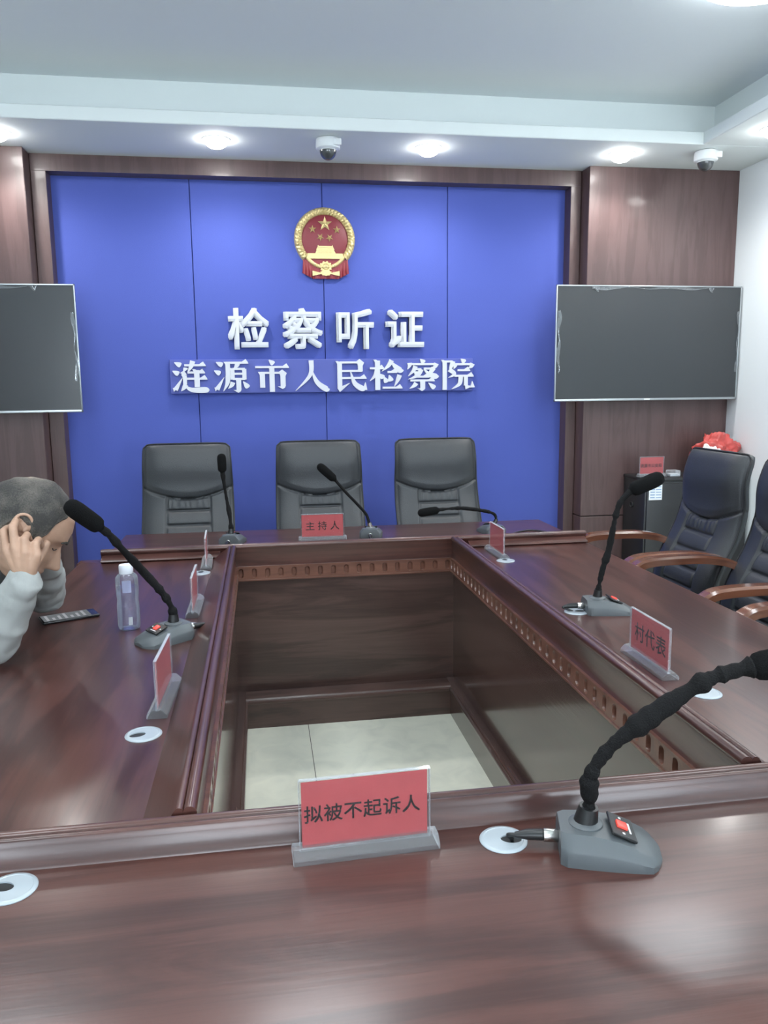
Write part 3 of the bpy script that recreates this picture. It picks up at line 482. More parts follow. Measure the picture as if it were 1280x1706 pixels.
def make_chair(label, loc, rz, group, az=0.):
    t = thing('conference_armchair', label, 'chair', loc, rz, group)
    bm, pip = chair_back()
    o = obj('backrest', bm, 'leather', t, angle=120)
    MB().tube(pip, .0045, 8).build('piping', 'leather_dark', o)
    b = MB(); b.box(-.245, .245, -.27, .20, .375, .475, .045, 4)
    for v in b.bm.verts:
        if v.co.z > .44: v.co.z += .018*math.cos(v.co.x*5.5)*math.cos((v.co.y+.03)*5)
    b.build('seat', 'leather', t)
    MB().box(-.225, .225, -.22, .24, .335, .385, .006).build('seat_frame', 'arm_wood', t)
    for s in (-1, 1):
        x = s*.252
        path = smooth_path([(x*.93, .275, .705-az), (x*.98, .215, .728-az), (x, .12, .742-az), (x, .0, .744-az), (x, -.10, .740-az), (x, -.150, .728-az), (x, -.182, .700-az), (x, -.190, .655-az)], 5)
        bm = bmesh.new(); rings = []
        for i, p in enumerate(path):
            tg = (path[min(i+1, len(path)-1)]-path[max(i-1, 0)]).normalized(); nrm = Vector((0, tg.z, -tg.y)); nrm = -nrm if nrm.z < 0 and i < len(path)*.7 else nrm
            if nrm.y > 0 and abs(nrm.z) < .9 and i > len(path)*.5: nrm = -nrm
            w = .028 if i > 5 else .024
            h = .017
            pr = [(-w, -h), (w, -h), (w, h*.45), (w*.72, h), (-w*.72, h), (-w, h*.45)]
            rings.append([bm.verts.new(p+Vector((a, 0, 0))+nrm*c) for a, c in pr])
        for a, c in zip(rings, rings[1:]):
            for k in range(6): bm.faces.new((a[k], a[(k+1) % 6], c[(k+1) % 6], c[k]))
        bm.faces.new(rings[0][::-1]); bm.faces.new(rings[-1])
        obj('armrest', bm, 'arm_wood', t, angle=25)
        MB().tube(smooth_path([(x, -.188, .66-az), (x, -.195, .55), (x*.98, -.20, .40), (x*.96, -.215, .0)], 6), [.021]*6+[.022]*6+[.024-.001*k for k in range(7)], 12).build('leg', 'arm_wood', t)
        MB().tube(smooth_path([(x*.80, .215, .40), (x*.82, .23, .20), (x*.86, .28, .0)], 6), [.022]*6+[.022-.001*k for k in range(7)], 12).build('leg', 'arm_wood', t)
    return t
GB, GR, GL = 'armchairs behind the far table', 'armchairs along the right table', 'armchairs along the left table'
ch0 = make_chair('black leather armchair behind the far table, left of the three, nearest the left screen', (-.418, 4.17, 0), 0, GB, az=.10)
dup(ch0, (.318, 4.17, 0), rad(-1), 'black leather armchair in the middle behind the far table, behind the plate', GB)
dup(ch0, (1.022, 4.17, 0), rad(1), 'black leather armchair behind the far table, right of the three, nearest the right screen', GB)
ch1 = make_chair('black armchair at the far end of the right table, in front of the red bag', (1.665, 3.262, 0), rad(-90), GR)
dup(ch1, (1.665, 2.69, 0), rad(-90), 'black armchair second from the far end of the right table, cut by the photo edge', GR)
dup(ch1, (1.665, 1.965, 0), rad(-90), 'black armchair of which only a wooden arm tip shows, lowest at the right edge', GR)
dup(ch1, (-.965, 2.94, 0), rad(90), 'wooden-armed armchair at the left table beyond the bowed person', GL)
dup(ch1, (-1.16, 2.215, 0), rad(90), 'armchair on which the bowed person sits', GL)

# ------------------------------------------------------------------ microphones
def make_mic(label, loc, rz, neck, head_from, head_to, sleeve=True, on=False, cable_to=None, head_r=.0195, neck_r=.0075):
    """base long axis along local +X (front); neck points are world coordinates"""
    g = 'gooseneck conference microphones'
    t = thing('conference_microphone', label, 'microphone', loc, rz, g)
    inv = (Matrix.Translation(loc) @ Matrix.Rotation(rz, 4, 'Z')).inverted()
    # base: high at the back, curving down to a thin front lip
    bm = bmesh.new(); n = 17; rings = []
    for i in range(n):
        k = i/(n-1); x = -.070+.150*k
        h = .044 if k < .22 else .044-.034*((k-.22)/.78)**1.9
        w = .050+.006*math.sin(k*PI*.8); 
        if k > .86: w -= .030*((k-.86)/.14)**2
        if k < .06: w -= .006*(1-k/.06)
        wt = w-.013 if k > .05 else w-.013
        pr = [(-w, 0), (w, 0), (w, h*.50), (w-.002, h*.62), (wt, h*.90), (wt-.004, h), (0, h+.001), (-wt+.004, h), (-wt, h*.90), (-w+.002, h*.62), (-w, h*.50)]
        rings.append([bm.verts.new((x, y, z)) for y, z in pr])
    m = len(rings[0])
    for a, c in zip(rings, rings[1:]):
        for q in range(m): bm.faces.new((a[q], a[(q+1) % m], c[(q+1) % m], c[q]))
    bm.faces.new(rings[0][::-1]); bm.faces.new(rings[-1])
    base = obj('base', bm, 'mic_grey', t, angle=30)
    MB().lathe([(.026, .040), (.0255, .0455), (.020, .049), (.013, .050)], 28, (-.030, 0, 0)).build('collar', 'mic_grey', t)
    # button panel on the slope
    slope = math.atan2(.034*1.9/.15*.62, .78)
    R = Matrix.Translation((.024, 0, .0405)) @ Matrix.Rotation(slope*1.15, 4, 'Y')
    def on_slope(b): bmesh.ops.transform(b.bm, matrix=R, verts=b.bm.verts); return b
    pn = on_slope(MB().box(-.020, .020, -.030, .030, -.003, .0012, .001, 1)).build('button_panel', 'black_plastic', t)
    on_slope(MB().box(-.010, .007, -.009, .009, 0, .0048, .0015)).build('talk_button', 'red_button', pn)
    b = MB(); b.box(.0095, .0125, -.014, .014, .001, .0016)
    for y in (-.021, .021): b.box(-.003, .001, y-.0022, y+.0022, .001, .0016)
    on_slope(b).build('printed_marks', 'print_white', pn)
    # gooseneck
    P = [inv @ Vector(p) for p in neck]
    P[0] = Vector((-.030, 0, .044))
    path = smooth_path(P, 8)
    L = len(path); rr = []
    for i in range(L):
        r = neck_r
        if sleeve: r *= 1.05+.55*noise.noise((i*.19, loc[0]*7, loc[1]*5))+.40*noise.noise((i*.53, 3, loc[0]))
        if i < 4: r = max(r, neck_r*1.3)
        rr.append(r)
    MB().tube(path, rr, 14).build('gooseneck', 'mic_black', t)
    MB().tube([P[0], P[0]+(path[3]-path[0]).normalized()*.028], [neck_r*1.75, neck_r*1.35], 16).build('neck_socket', 'black_plastic' if sleeve else 'metal', t)
    a, c = inv @ Vector(head_from), inv @ Vector(head_to)
    d = (c-a); prof = [(0, .45), (.05, .62), (.10, .90), (.18, 1.), (.45, 1.04), (.72, 1.06), (.86, .98), (.95, .72), (.99, .35), (1.0, .05)]
    MB().tube([a+d*k for k, _ in prof], [head_r*r for _, r in prof], 20).build('windscreen', 'foam', t)
    # plug and cable at the back
    MB().tube([(-.069, .0, .020), (-.071, 0, .020), (-.092, 0, .020), (-.093, 0, .020)], [.0085, .0098, .0098, .008], 18).build('plug', 'metal', t)
    MB().tube([(-.092, 0, .020), (-.094, 0, .020), (-.118, 0, .019), (-.136, 0, .017)], [.007, .0088, .0080, .0045], 16).build('strain_relief', 'black_plastic', t)
    if cable_to:
        e = inv @ Vector(cable_to)
        MB().tube(smooth_path([(-.134, 0, .017), Vector((-.148, 0, .013)).lerp(e, .25)+Vector((0, 0, .004)), e.lerp(Vector((-.14, 0, .014)), .3), e]), .0034, 10).build('cable', 'black_plastic', t)
    return t
make_mic('grey microphone with a long black neck on the nearest table, largest in the photo', (.497, 1.040, .75), rad(-16),
         [(.47, 1.05, .79), (.472, 1.045, .83), (.469, 1.04, .868), (.480, 1.037, .897), (.505, 1.033, .928), (.545, 1.027, .960), (.592, 1.020, .995), (.632, 1.013, 1.022), (.662, 1.008, 1.034), (.697, 1.0, 1.044)],
         (.690, 1.002, 1.042), (.812, .975, 1.064), cable_to=(.366, 1.091, .752), head_r=.0215, neck_r=.0108)
make_mic('grey microphone on the right table, its black neck leaning towards the armchairs', (1.058, 2.262, .75), rad(-8),
         [(1.03, 2.26, .79), (1.031, 2.26, .84), (1.040, 2.258, .89), (1.055, 2.255, .945), (1.066, 2.25, 1.018), (1.074, 2.25, 1.062), (1.090, 2.25, 1.104), (1.126, 2.25, 1.138)],
         (1.116, 2.25, 1.132), (1.222, 2.245, 1.176), cable_to=(.952, 2.276, .752), head_r=.0225, neck_r=.0088)
make_mic('grey microphone on the left table, its black neck leaning towards the bowed person', (-.292, 2.225, .75), rad(216),
         [(-.27, 2.24, .79), (-.268, 2.24, .83), (-.280, 2.235, .865), (-.303, 2.225, .905), (-.345, 2.21, .965), (-.381, 2.15, 1.035), (-.406, 2.12, 1.081), (-.426, 2.10, 1.105)],
         (-.420, 2.105, 1.100), (-.489, 2.045, 1.177), cable_to=(-.246, 2.335, .752), head_r=.0225, neck_r=.0098)
make_mic('microphone standing in front of the left chair on the far table', (-.150, 3.665, .75), rad(80),
         [(-.15, 3.63, .79), (-.153, 3.64, .83), (-.158, 3.65, .89), (-.170, 3.66, .97), (-.178, 3.66, 1.04), (-.182, 3.66, 1.085)],
         (-.182, 3.66, 1.080), (-.184, 3.66, 1.168), cable_to=(-.16, 3.50, .752), neck_r=.0088)
make_mic('microphone on the far table right of the plate, neck leaning left', (.508, 3.70, .75), rad(80),
         [(.50, 3.67, .79), (.496, 3.67, .82), (.482, 3.68, .862), (.440, 3.68, .912), (.385, 3.68, .972), (.335, 3.68, 1.034)],
         (.340, 3.68, 1.028), (.258, 3.68, 1.104), sleeve=False, cable_to=(.51, 3.53, .752), neck_r=.0070)
make_mic('microphone on the far table before the right chair, neck bent flat to the left', (1.100, 3.66, .75), rad(95),
         [(1.105, 3.63, .79), (1.118, 3.645, .820), (1.105, 3.65, .846), (1.050, 3.655, .862), (.955, 3.66, .876), (.890, 3.66, .876), (.830, 3.66, .872)],
         (.838, 3.66, .872), (.732, 3.66, .858), cable_to=(1.11, 3.50, .752), neck_r=.0070)
o = MB().tube(smooth_path([(1.17, 3.58, .7535), (1.24, 3.64, .7535), (1.31, 3.66, .7535), (1.36, 3.60, .7535), (1.37, 3.53, .7535)]), .0035, 8).build('cable', 'black_plastic')
tag(o, 'loose black cable lying at the right end of the far table', 'cable')

# ------------------------------------------------------------------ name plates
def make_plate(label, loc, rz, text=None, size=.030, adv=.030, both=False, L=.225, group='red name plates in clear stands', dx=0.):
    """stand along local X, printed face towards local -Y"""
    t = thing('name_plate', label, 'name plate', loc, rz, group)
    P = [(-.022, 0), (.022, 0), (.022, .009), (.010, .021), (-.010, .021), (-.022, .009)]
    b = MB(); b.prism(P, lambda y, z, x: Vector((x, y, z)), -L/2, L/2); bmesh.ops.bevel(b.bm, geom=b.bm.edges[:], offset=.0012, segments=1, affect='EDGES')
    b.build('base', 'acrylic_base', t, smooth=False)
    w = L*.445; z0, z1 = .013, .125
    h = MB(); h.box(-w, w, -.0038, -.0018, z0, z1, .0003, 1).box(-w, w, .0018, .0038, z0, z1, .0003, 1)
    h.build('holder', 'acrylic', t, smooth=False)
    MB().box(-w, w, -.0034, .0034, z1, z1+.0016).box(-w-.0014, -w, -.0034, .0034, z0, z1).box(w, w+.0014, -.0034, .0034, z0, z1).build('holder_edge', 'acrylic_base', t, smooth=False)
    pp = MB().box(-w+.003, w-.003, -.0006, .0006, z0+.004, z1-.003).build('card', 'red_paper', t, smooth=False)
    if text:
        for s in ((1, -1) if both else (1,)):
            me = glyph_mesh(text, size, adv, .0005, .00028)
            me.transform(Matrix.Translation((dx, -.00088*s, (z0+z1)/2+.001)) @ Matrix.Rotation(PI if s < 0 else 0, 4, 'Z') @ Matrix.Rotation(PI/2, 4, 'X'))
            link('lettering', me, 'ink', pp, smooth=False)
    return t
make_plate('red plate reading 拟被不起诉人 in a clear stand on the nearest table', (.137, 1.103, .75), rad(2.5), '拟被不起诉人', .0295, .0302, dx=-.004)
make_plate('red plate reading 村代表 in a clear stand on the right table', (.952, 1.783, .75), rad(-90), '村代表', .052, .055, dx=.004)
make_plate('red plate reading 主持人 on the far table before the middle chair', (.270, 3.638, .75), rad(-1), '主持人', .045, .058, L=.225)
p0 = make_plate('blank red plate at the far end of the right table, facing the inner square', (.975, 3.165, .75), rad(-90))
GLp = 'name plates seen edge-on along the left table'
dup(p0, (-.240, 1.778, .75), rad(87.5), 'name plate seen edge-on on the left table, nearest of the three', GLp)
dup(p0, (-.232, 2.545, .75), rad(90), 'name plate seen edge-on on the left table, just beyond the left microphone', GLp)
dup(p0, (-.238, 3.215, .75), rad(92), 'name plate seen edge-on at the far end of the left table', GLp)
# ------------------------------------------------------------------ wall lettering
TO_WALL = Matrix.Rotation(PI/2, 4, 'X')
for ch, x, z in (('检', -.055, 1.828), ('察', .277, 1.828), ('听', .603, 1.827), ('证', .922, 1.829)):
    me = glyph_mesh(ch, .255, .255, .030, .0070)
    me.transform(TO_WALL)
    o = link('wall_character', me, 'letter', None, smooth=False); o.location = (x, 5.033, z)
    tag(o, 'large white raised character %s on the blue wall, in the upper line' % ch, 'wall lettering', 'upper line of characters')
sign = thing('sign_board', 'blue board with white raised characters 涟源市人民检察院 on the blue wall', 'sign', (.415, 5.05, 1.54))
MB().box(-.955, .957, -.030, 0, -.103, .104, .003).build('backing_board', 'blue_sign', sign, smooth=False)
# song-style strokes on a 100 x 100 grid, y down
def ribbon(b, pts, dep):
    P = [(Vector((x, -y)), w) for x, y, w in pts]
    if len(P) > 2:
        Q = []
        for i in range(len(P)-1):
            p0, p1, p2, p3 = P[max(i-1, 0)], P[i], P[i+1], P[min(i+2, len(P)-1)]
            for j in range(6):
                t = j/6; f = lambda a, c, d, e: .5*((2*c)+(-a+d)*t+(2*a-5*c+4*d-e)*t*t+(-a+3*c-3*d+e)*t**3)
                Q.append((f(p0[0], p1[0], p2[0], p3[0]), f(p0[1], p1[1], p2[1], p3[1])))
        P = Q+[P[-1]]
    Lf, Rt = [], []
    for i, (p, w) in enumerate(P):
        d = (P[min(i+1, len(P)-1)][0]-P[max(i-1, 0)][0]); d = d.normalized() if d.length else Vector((1, 0)); nn = Vector((-d.y, d.x))*max(w, .4)/2
        Lf.append(p+nn); Rt.append(p-nn)
    vs = [[b.bm.verts.new((q.x, q.y, z)) for q in s] for z in (dep, 0) for s in (Lf, Rt)]
    tl, tr, bl, br = vs; n = len(tl)
    for i in range(n-1):
        for q in ((tl[i], tr[i], tr[i+1], tl[i+1]), (bl[i], bl[i+1], br[i+1], br[i]), (tl[i], tl[i+1], bl[i+1], bl[i]), (tr[i], br[i], br[i+1], tr[i+1])): b.bm.faces.new(q)
    b.bm.faces.new((tl[0], bl[0], br[0], tr[0])); b.bm.faces.new((tl[-1], tr[-1], br[-1], bl[-1]))
def poly(b, pts, dep):
    b.prism([(x, -y) for x, y in pts], lambda x, y, z: Vector((x, y, z)), 0, dep+.05)
TH, TK = 6.5, 15.
def song(strokes, dep):
    b = MB()
    for idx, (k, *a) in enumerate(strokes):
        dep += .10
        if k == 'H':                                   # thin horizontal, triangular end
            x0, x1, y = a[:3]; y1 = a[3] if len(a) > 3 else y
            ribbon(b, [(x0, y, TH), (x1, y1, TH)], dep); poly(b, [(x1-17, y1-TH/2), (x1-6, y1-TH/2-8), (x1+2, y1+TH/2-1), (x1, y1+TH/2)], dep)
        elif k == 'h': x0, x1, y = a; ribbon(b, [(x0, y, TH), (x1, y, TH)], dep)
        elif k == 'V':
            x, y0, y1 = a[:3]; w = a[3] if len(a) > 3 else TK
            ribbon(b, [(x, y0, w), (x, y1, w)], dep); poly(b, [(x-w/2-5, y0-3), (x-w/2+3, y0-3), (x+w/2, y0+5), (x-w/2, y0+6)], dep)
        elif k == 'C':                                 # turning corner at the top right
            x, y = a; poly(b, [(x-TK/2-4, y-TH/2), (x-2, y-TH/2-7), (x+TK/2+4, y+1), (x+TK/2, y+10), (x-TK/2, y+10)], dep)
        elif k == 'P': x0, y0, xm, ym, x1, y1 = a; ribbon(b, [(x0, y0, TK*.95), (xm, ym, TK*.75), (x1, y1, 1)], dep)
        elif k == 'N': x0, y0, xm, ym, x1, y1 = a; ribbon(b, [(x0, y0, 2), (xm, ym, TK*.9), (x1-5, y1-3, TK*1.15), (x1+5, y1-3, 2)], dep)
        elif k == 'D': x0, y0, x1, y1 = a; ribbon(b, [(x0, y0, 2), ((x0+x1*2)/3, (y0+y1*2)/3, TK*.95), (x1, y1, TK*.9), (x1+(x1-x0)*.08, y1+(y1-y0)*.08, 4)], dep)
        elif k == 'T': x0, y0, x1, y1 = a; ribbon(b, [(x0, y0, TK*.95), (x1, y1, 1)], dep)
        elif k == 'G': x, y = a; poly(b, [(x+TK/2, y-6), (x+TK/2-2, y+2), (x-2, y+7), (x-16, y-2), (x-TK/2, y-2)], dep)   # hook
    return b
WATER = [('D', 8, 6, 25, 15), ('D', 2, 32, 18, 41), ('T', 8, 90, 30, 52), ('T', 8, 90, 1, 84)]
TREE = [('H', 2, 44, 28), ('V', 25, 4, 97), ('P', 24, 30, 18, 50, 2, 68), ('D', 30, 46, 42, 58)]
QIAN = [('P', 68, 3, 58, 20, 38, 38), ('N', 68, 8, 78, 22, 99, 38), ('H', 55, 84, 40), ('D', 44, 55, 52, 72), ('D', 60, 50, 66, 68), ('P', 92, 50, 86, 66, 76, 86), ('H', 40, 99, 90)]
ROOF = [('D', 45, 0, 56, 11), ('P', 12, 12, 12, 20, 6, 32), ('h', 12, 92, 16), ('P', 95, 14, 90, 24, 80, 30)]
CHARS = [
 ('涟', WATER+[('H', 36, 95, 15), ('P', 60, 2, 54, 20, 44, 38), ('h', 44, 64, 37), ('H', 38, 98, 56), ('V', 70, 30, 82), ('H', 44, 92, 37), ('D', 34, 22, 40, 30), ('H', 28, 40, 42), ('V', 36, 46, 74, 11), ('P', 38, 74, 32, 84, 24, 94), ('N', 34, 76, 54, 90, 99, 94)]),
 ('源', WATER+[('H', 36, 99, 8), ('V', 41, 8, 50, 13), ('P', 41, 48, 38, 72, 26, 96), ('P', 70, 10, 66, 18, 58, 26), ('V', 54, 27, 60, 12), ('h', 54, 90, 27), ('h', 54, 90, 42), ('h', 54, 90, 58), ('V', 88, 27, 60, 12), ('V', 71, 58, 92, 14), ('G', 71, 94), ('P', 54, 68, 50, 78, 40, 88), ('D', 84, 66, 97, 84)]),
 ('市', [('D', 42, 0, 55, 12), ('H', 2, 99, 22), ('V', 50, 22, 99), ('h', 18, 84, 40), ('V', 22, 40, 86), ('V', 82, 40, 82), ('C', 82, 40), ('G', 82, 84)]),
 ('人', [('P', 50, 2, 46, 48, 2, 97), ('N', 50, 30, 66, 70, 98, 95)]),
 ('民', [('V', 18, 8, 92, 14), ('h', 18, 84, 9), ('V', 80, 9, 38, 14), ('C', 80, 9), ('h', 18, 84, 36), ('H', 18, 97, 58), ('T', 14, 96, 48, 74), ('N', 50, 36, 62, 74, 90, 95), ('T', 93, 96, 95, 72)]),
 ('检', TREE+QIAN),
 ('察', ROOF+[('P', 30, 22, 24, 36, 8, 54), ('h', 30, 48, 32), ('P', 48, 32, 36, 52, 8, 64), ('D', 26, 40, 34, 46), ('h', 56, 84, 30), ('P', 86, 28, 76, 42, 64, 50), ('N', 56, 32, 72, 48, 97, 58), ('H', 36, 72, 56), ('H', 14, 88, 68), ('V', 52, 68, 95), ('G', 52, 95), ('P', 32, 76, 26, 84, 12, 94), ('D', 70, 76, 88, 92)]),
 ('院', [('V', 10, 6, 99, 13), ('h', 10, 34, 8), ('P', 36, 7, 30, 24, 24, 34), ('P', 24, 34, 40, 48, 22, 60), ('D', 60, 0, 72, 10), ('P', 43, 14, 42, 22, 38, 32), ('h', 43, 94, 17), ('P', 97, 15, 92, 24, 84, 30), ('H', 50, 88, 36), ('H', 40, 99, 54), ('P', 60, 54, 56, 80, 32, 97), ('V', 76, 54, 86, 12), ('T', 74, 91, 96, 88), ('T', 97, 92, 96, 72)]),
]
for (ch, st), px in zip(CHARS, (315, 381, 447, 512, 577, 637, 699, 761)):
    x = -.415-.538+(px-284)*.003785; b = song(st, 2.2*5)
    sc = .00206
    for v in b.bm.verts: v.co = Vector((x+(v.co.x-50)*sc*1.03, -.030-v.co.z*sc*.7, (v.co.y+50)*sc*.96))
    b.build('character', 'letter', sign, smooth=False)

# ------------------------------------------------------------------ emblem
em = thing('national_emblem', 'round gold and red relief emblem high on the blue wall', 'emblem', (.430, 5.05, 2.372))
U = .000527
def ez(x, y): return ((x-645)*U, (515-y)*U)
b = MB(); b.lathe([(.145, 0), (.145, .010), (.140, .013), (.002, .016)], 64)
for v in b.bm.verts: v.co = Vector((v.co.x, -v.co.z, v.co.y))
b.build('red_disc', 'emblem_red', em)
b = MB(); a0, a1 = rad(-133), rad(133)                      # wreath of wheat: open at the bottom
def wr(i, j, R0=.139, R1=.189, n=140, m=10):
    t = a0+(a1-a0)*i/(n-1); k = j/(m-1); r = R0+(R1-R0)*k
    d = .012+.014*math.sin(PI*k)
    d += .004*abs(math.sin(t*26+k*7))*(k > .1)*(k < .9)+.003*math.sin(t*52-k*9)
    if abs(abs(t)-rad(102)) < .03: d += .006
    if abs(t) < .035: d += .006
    if j in (0, m-1): d = 0
    return Vector((math.sin(t)*r, -d, math.cos(t)*r*1.0))
b.grid(lambda i, j: wr(i, j), 140, 10); b.build('wheat_wreath', 'gold', em)
b = MB()
def wr2(i, j):
    t = rad(122)+rad(116)*i/49; k = j/5; r = .120+.032*k; d = .014+.012*math.sin(PI*k)+.003*abs(math.sin(t*40))
    if j in (0, 5): d = 0
    return Vector((math.sin(t)*r, -d, math.cos(t)*r-.034))
b.grid(wr2, 50, 6); b.build('lower_garland', 'gold', em)
def star(cx, cy, r, rot):
    b = MB(); x0, z0 = ez(cx, cy); c = b.bm.verts.new((x0, -.027, z0)); ring = []
    for k in range(10):
        a = rot+k*PI/5; q = r*U*(1 if k % 2 == 0 else .40)
        ring.append((b.bm.verts.new((x0+math.sin(a)*q, -.017, z0+math.cos(a)*q)), b.bm.verts.new((x0+math.sin(a)*q, -.010, z0+math.cos(a)*q))))
    for k in range(10):
        p, q = ring[k], ring[(k+1) % 10]; b.bm.faces.new((c, p[0], q[0])); b.bm.faces.new((p[0], p[1], q[1], q[0]))
    b.bm.faces.new([p[1] for p in ring]); b.build('star', 'gold', em, smooth=False)
for s in ((648, 347, 86, 0), (503, 408, 47, 0), (787, 412, 47, 0), (592, 498, 46, .55), (700, 503, 46, -.55)): star(*s)
def plate_poly(b, pts, y0, y1): b.prism([ez(*p) for p in pts], lambda x, z, y: Vector((x, y, z)), y0, y1)
b = MB()
plate_poly(b, [(430, 742), (438, 682), (850, 682), (860, 742)], -.012, -.026)
plate_poly(b, [(528, 682), (546, 640), (746, 640), (768, 682)], -.012, -.024)
plate_poly(b, [(540, 640), (552, 612), (742, 612), (756, 640)], -.012, -.020)
plate_poly(b, [(556, 614), (562, 584), (572, 598), (724, 598), (734, 584), (740, 614)], -.012, -.024)
for k in range(7): plate_poly(b, [(560+k*26, 676), (560+k*26, 646), (568+k*26, 646), (568+k*26, 676)], -.02, -.027)
b.build('gate_tower', 'gold', em, smooth=False)
def gear(cy, up):
    b = MB(); pts = []
    for k in range(40):
        a = PI*2*k/40; r = 78 if k % 4 in (0, 1) else 64
        pts.append((648+r*math.cos(a), cy-r*math.sin(a)*.80))
    plate_poly(b, pts, -.010, -.026)
    x0, z0 = ez(648, cy); n = 24
    for R0, R1, d in ((46, 36, -.030), (22, 2, -.031)):
        ra = [b.bm.verts.new((x0+R0*U*math.cos(2*PI*k/n), -.026, z0+R0*U*.8*math.sin(2*PI*k/n))) for k in range(n)]
        rb = [b.bm.verts.new((x0+R1*U*math.cos(2*PI*k/n), d, z0+R1*U*.8*math.sin(2*PI*k/n))) for k in range(n)]
        for k in range(n): b.bm.faces.new((ra[k], ra[(k+1) % n], rb[(k+1) % n], rb[k]))
    b.build('cogwheel', 'gold', em, smooth=False)
gear(830, True)
b = MB()
def dr(x0, x1, t0, t1, bt0, bt1, flare):
    def f(i, j):
        u = i/30; k = j/8; x = x0+(x1-x0)*u+flare*(u-.5)*k*40; yt = t0+(t1-t0)*u; yb = bt0+(bt1-bt0)*u
        X, Z = ez(x, yt+(yb-yt)*k); return Vector((X, -.014-.010*abs(math.sin(u*PI*3.5))*(.4+.6*k)-.004*math.sin(k*PI), Z))
    b.grid(f, 31, 9)
dr(385, 500, 735, 850, 905, 975, .6); dr(910, 795, 735, 850, 905, 975, -.6); dr(490, 806, 868, 868, 968, 968, 0)
plate_poly(b, [(400, 700), (892, 700), (880, 800), (800, 870), (648, 905), (495, 870), (410, 800)], -.002, -.017)
b.build('red_drapery', 'emblem_cloth', em)
b = MB(); plate_poly(b, [(490, 880), (600, 905), (600, 915), (490, 938)], -.012, -.030); plate_poly(b, [(808, 880), (700, 905), (700, 915), (808, 938)], -.012, -.030)
pts = []
for k in range(21):
    a = PI*k/20*2; r = 72 if k % 2 else 58; pts.append((648+r*math.cos(a), 903-r*math.sin(a)*.52))
plate_poly(b, pts[:-1], -.012, -.032); b.build('ribbon_knot', 'gold', em, smooth=False)

# ------------------------------------------------------------------ screens
def make_tv(label, cx, cz):
    t = thing('wall_screen', label, 'television', (cx, 4.72, cz), 0, 'wall screens')
    w, h = 1.235, .708; x, z = w/2, h/2
    MB().box(-x+.02, x-.02, .012, .045, -z+.02, z-.02, .008).build('rear_cover', 'black_plastic', t)
    b = MB(); q = .008
    b.box(-x, x, 0, .016, z-q, z, .002).box(-x, x, 0, .016, -z, -z+.014, .002).box(-x, -x+q, 0, .016, -z, z, .002).box(x-q, x, 0, .016, -z, z, .002)
    b.build('bezel', 'silver', t)
    MB().box(-x+q, x-q, .003, .014, -z+.014, z-q).build('display', 'screen', t, smooth=False)
    MB().box(-.020, .020, -.002, .002, -z+.0035, -z+.0105, .001).build('badge', 'print_white', t)
    MB().box(-.20, .20, .045, .230 if cx < 0 else .105, -.15, .15).build('wall_bracket', 'black_plastic', t)
    def film(pts, wds):
        b = MB(); n = len(pts); V = []
        for i, (px, pz) in enumerate(pts):
            d = Vector(pts[min(i+1, n-1)])-Vector(pts[max(i-1, 0)]); d.normalize(); nx, nz = -d.y, d.x; wv = wds[i]
            V.append([b.bm.verts.new((px+nx*wv*k, -.003-.006*abs(math.sin(i*1.7+k*3)), pz+nz*wv*k)) for k in (-.5, -.17, .17, .5)])
        for a, c in zip(V, V[1:]):
            for k in range(3): b.bm.faces.new((a[k], a[k+1], c[k+1], c[k]))
        bmesh.ops.solidify(b.bm, geom=b.bm.faces[:], thickness=.0006)
        b.build('protective_film', 'film', t)
    film([(-.39+.02*i, z-.016-.006*math.sin(i*.42)) for i in range(40)], [.012+.009*math.sin(i*.27+.4) for i in range(40)])
    film([(-x+.018+.006*math.sin(i*.8), .20-.02*i) for i in range(20)], [.016+.010*math.sin(i*.6) for i in range(20)])
    film([(x-.016-.006*math.sin(i*.7+1), .20-.02*i) for i in range(20)], [.013+.009*math.sin(i*.5) for i in range(20)])
    for dx in (-.37, .39):
        film([(dx, z-.012), (dx+.012, z-.03), (dx+.02, z-.042)], [.02, .014, .004]); film([(dx+.025, z-.012), (dx+.018, z-.035)], [.012, .004])
    return t
make_tv('large switched-off wall screen on the wood column at the right', 2.433, 1.717)
make_tv('large switched-off wall screen cut by the left edge of the photo', -1.618, 1.695)

# ------------------------------------------------------------------ cameras and lamps
def make_dome(label, x, y, s=1.):
    t = thing('dome_camera', label, 'security camera', (x, y, ZS), 0, 'ceiling security cameras'); b = MB()
    b.lathe([(.058*s, -.0005), (.064*s, -.004), (.066*s, -.040), (.066*s, -.052), (.060*s, -.058), (.044*s, -.060)], 36); b.build('housing', 'cctv', t)
    b = MB(); b.lathe([(.046*s, -.058)]+[(.0455*s*math.cos(k*PI/18), -.060-.050*s*math.sin(k*PI/18)) for k in range(1, 9)], 32); b.build('dome', 'dome', t)
    b = MB(); b.lathe([(.046*s, -.0575), (.050*s, -.0585), (.050*s, -.062), (.0462*s, -.0632)], 36, cap=False); b.build('dome_ring', 'cctv', t)
    b = MB(); b.box(.025*s, .068*s, -.062*s, -.045*s, -.046, -.012, .004); b.build('cable_cover', 'cctv', t)
    return t
make_dome('white dome security camera above the emblem, middle of the soffit', .412, 4.50, 1.0)
make_dome('white dome security camera at the right, above the wood column', 2.610, 4.47, 1.0)
M['lens'] = emis('downlight_lens', (1, .985, .96), 34)
M['panel_lens'] = emis('ceiling_lamp_lens', (.90, .96, 1), 13)
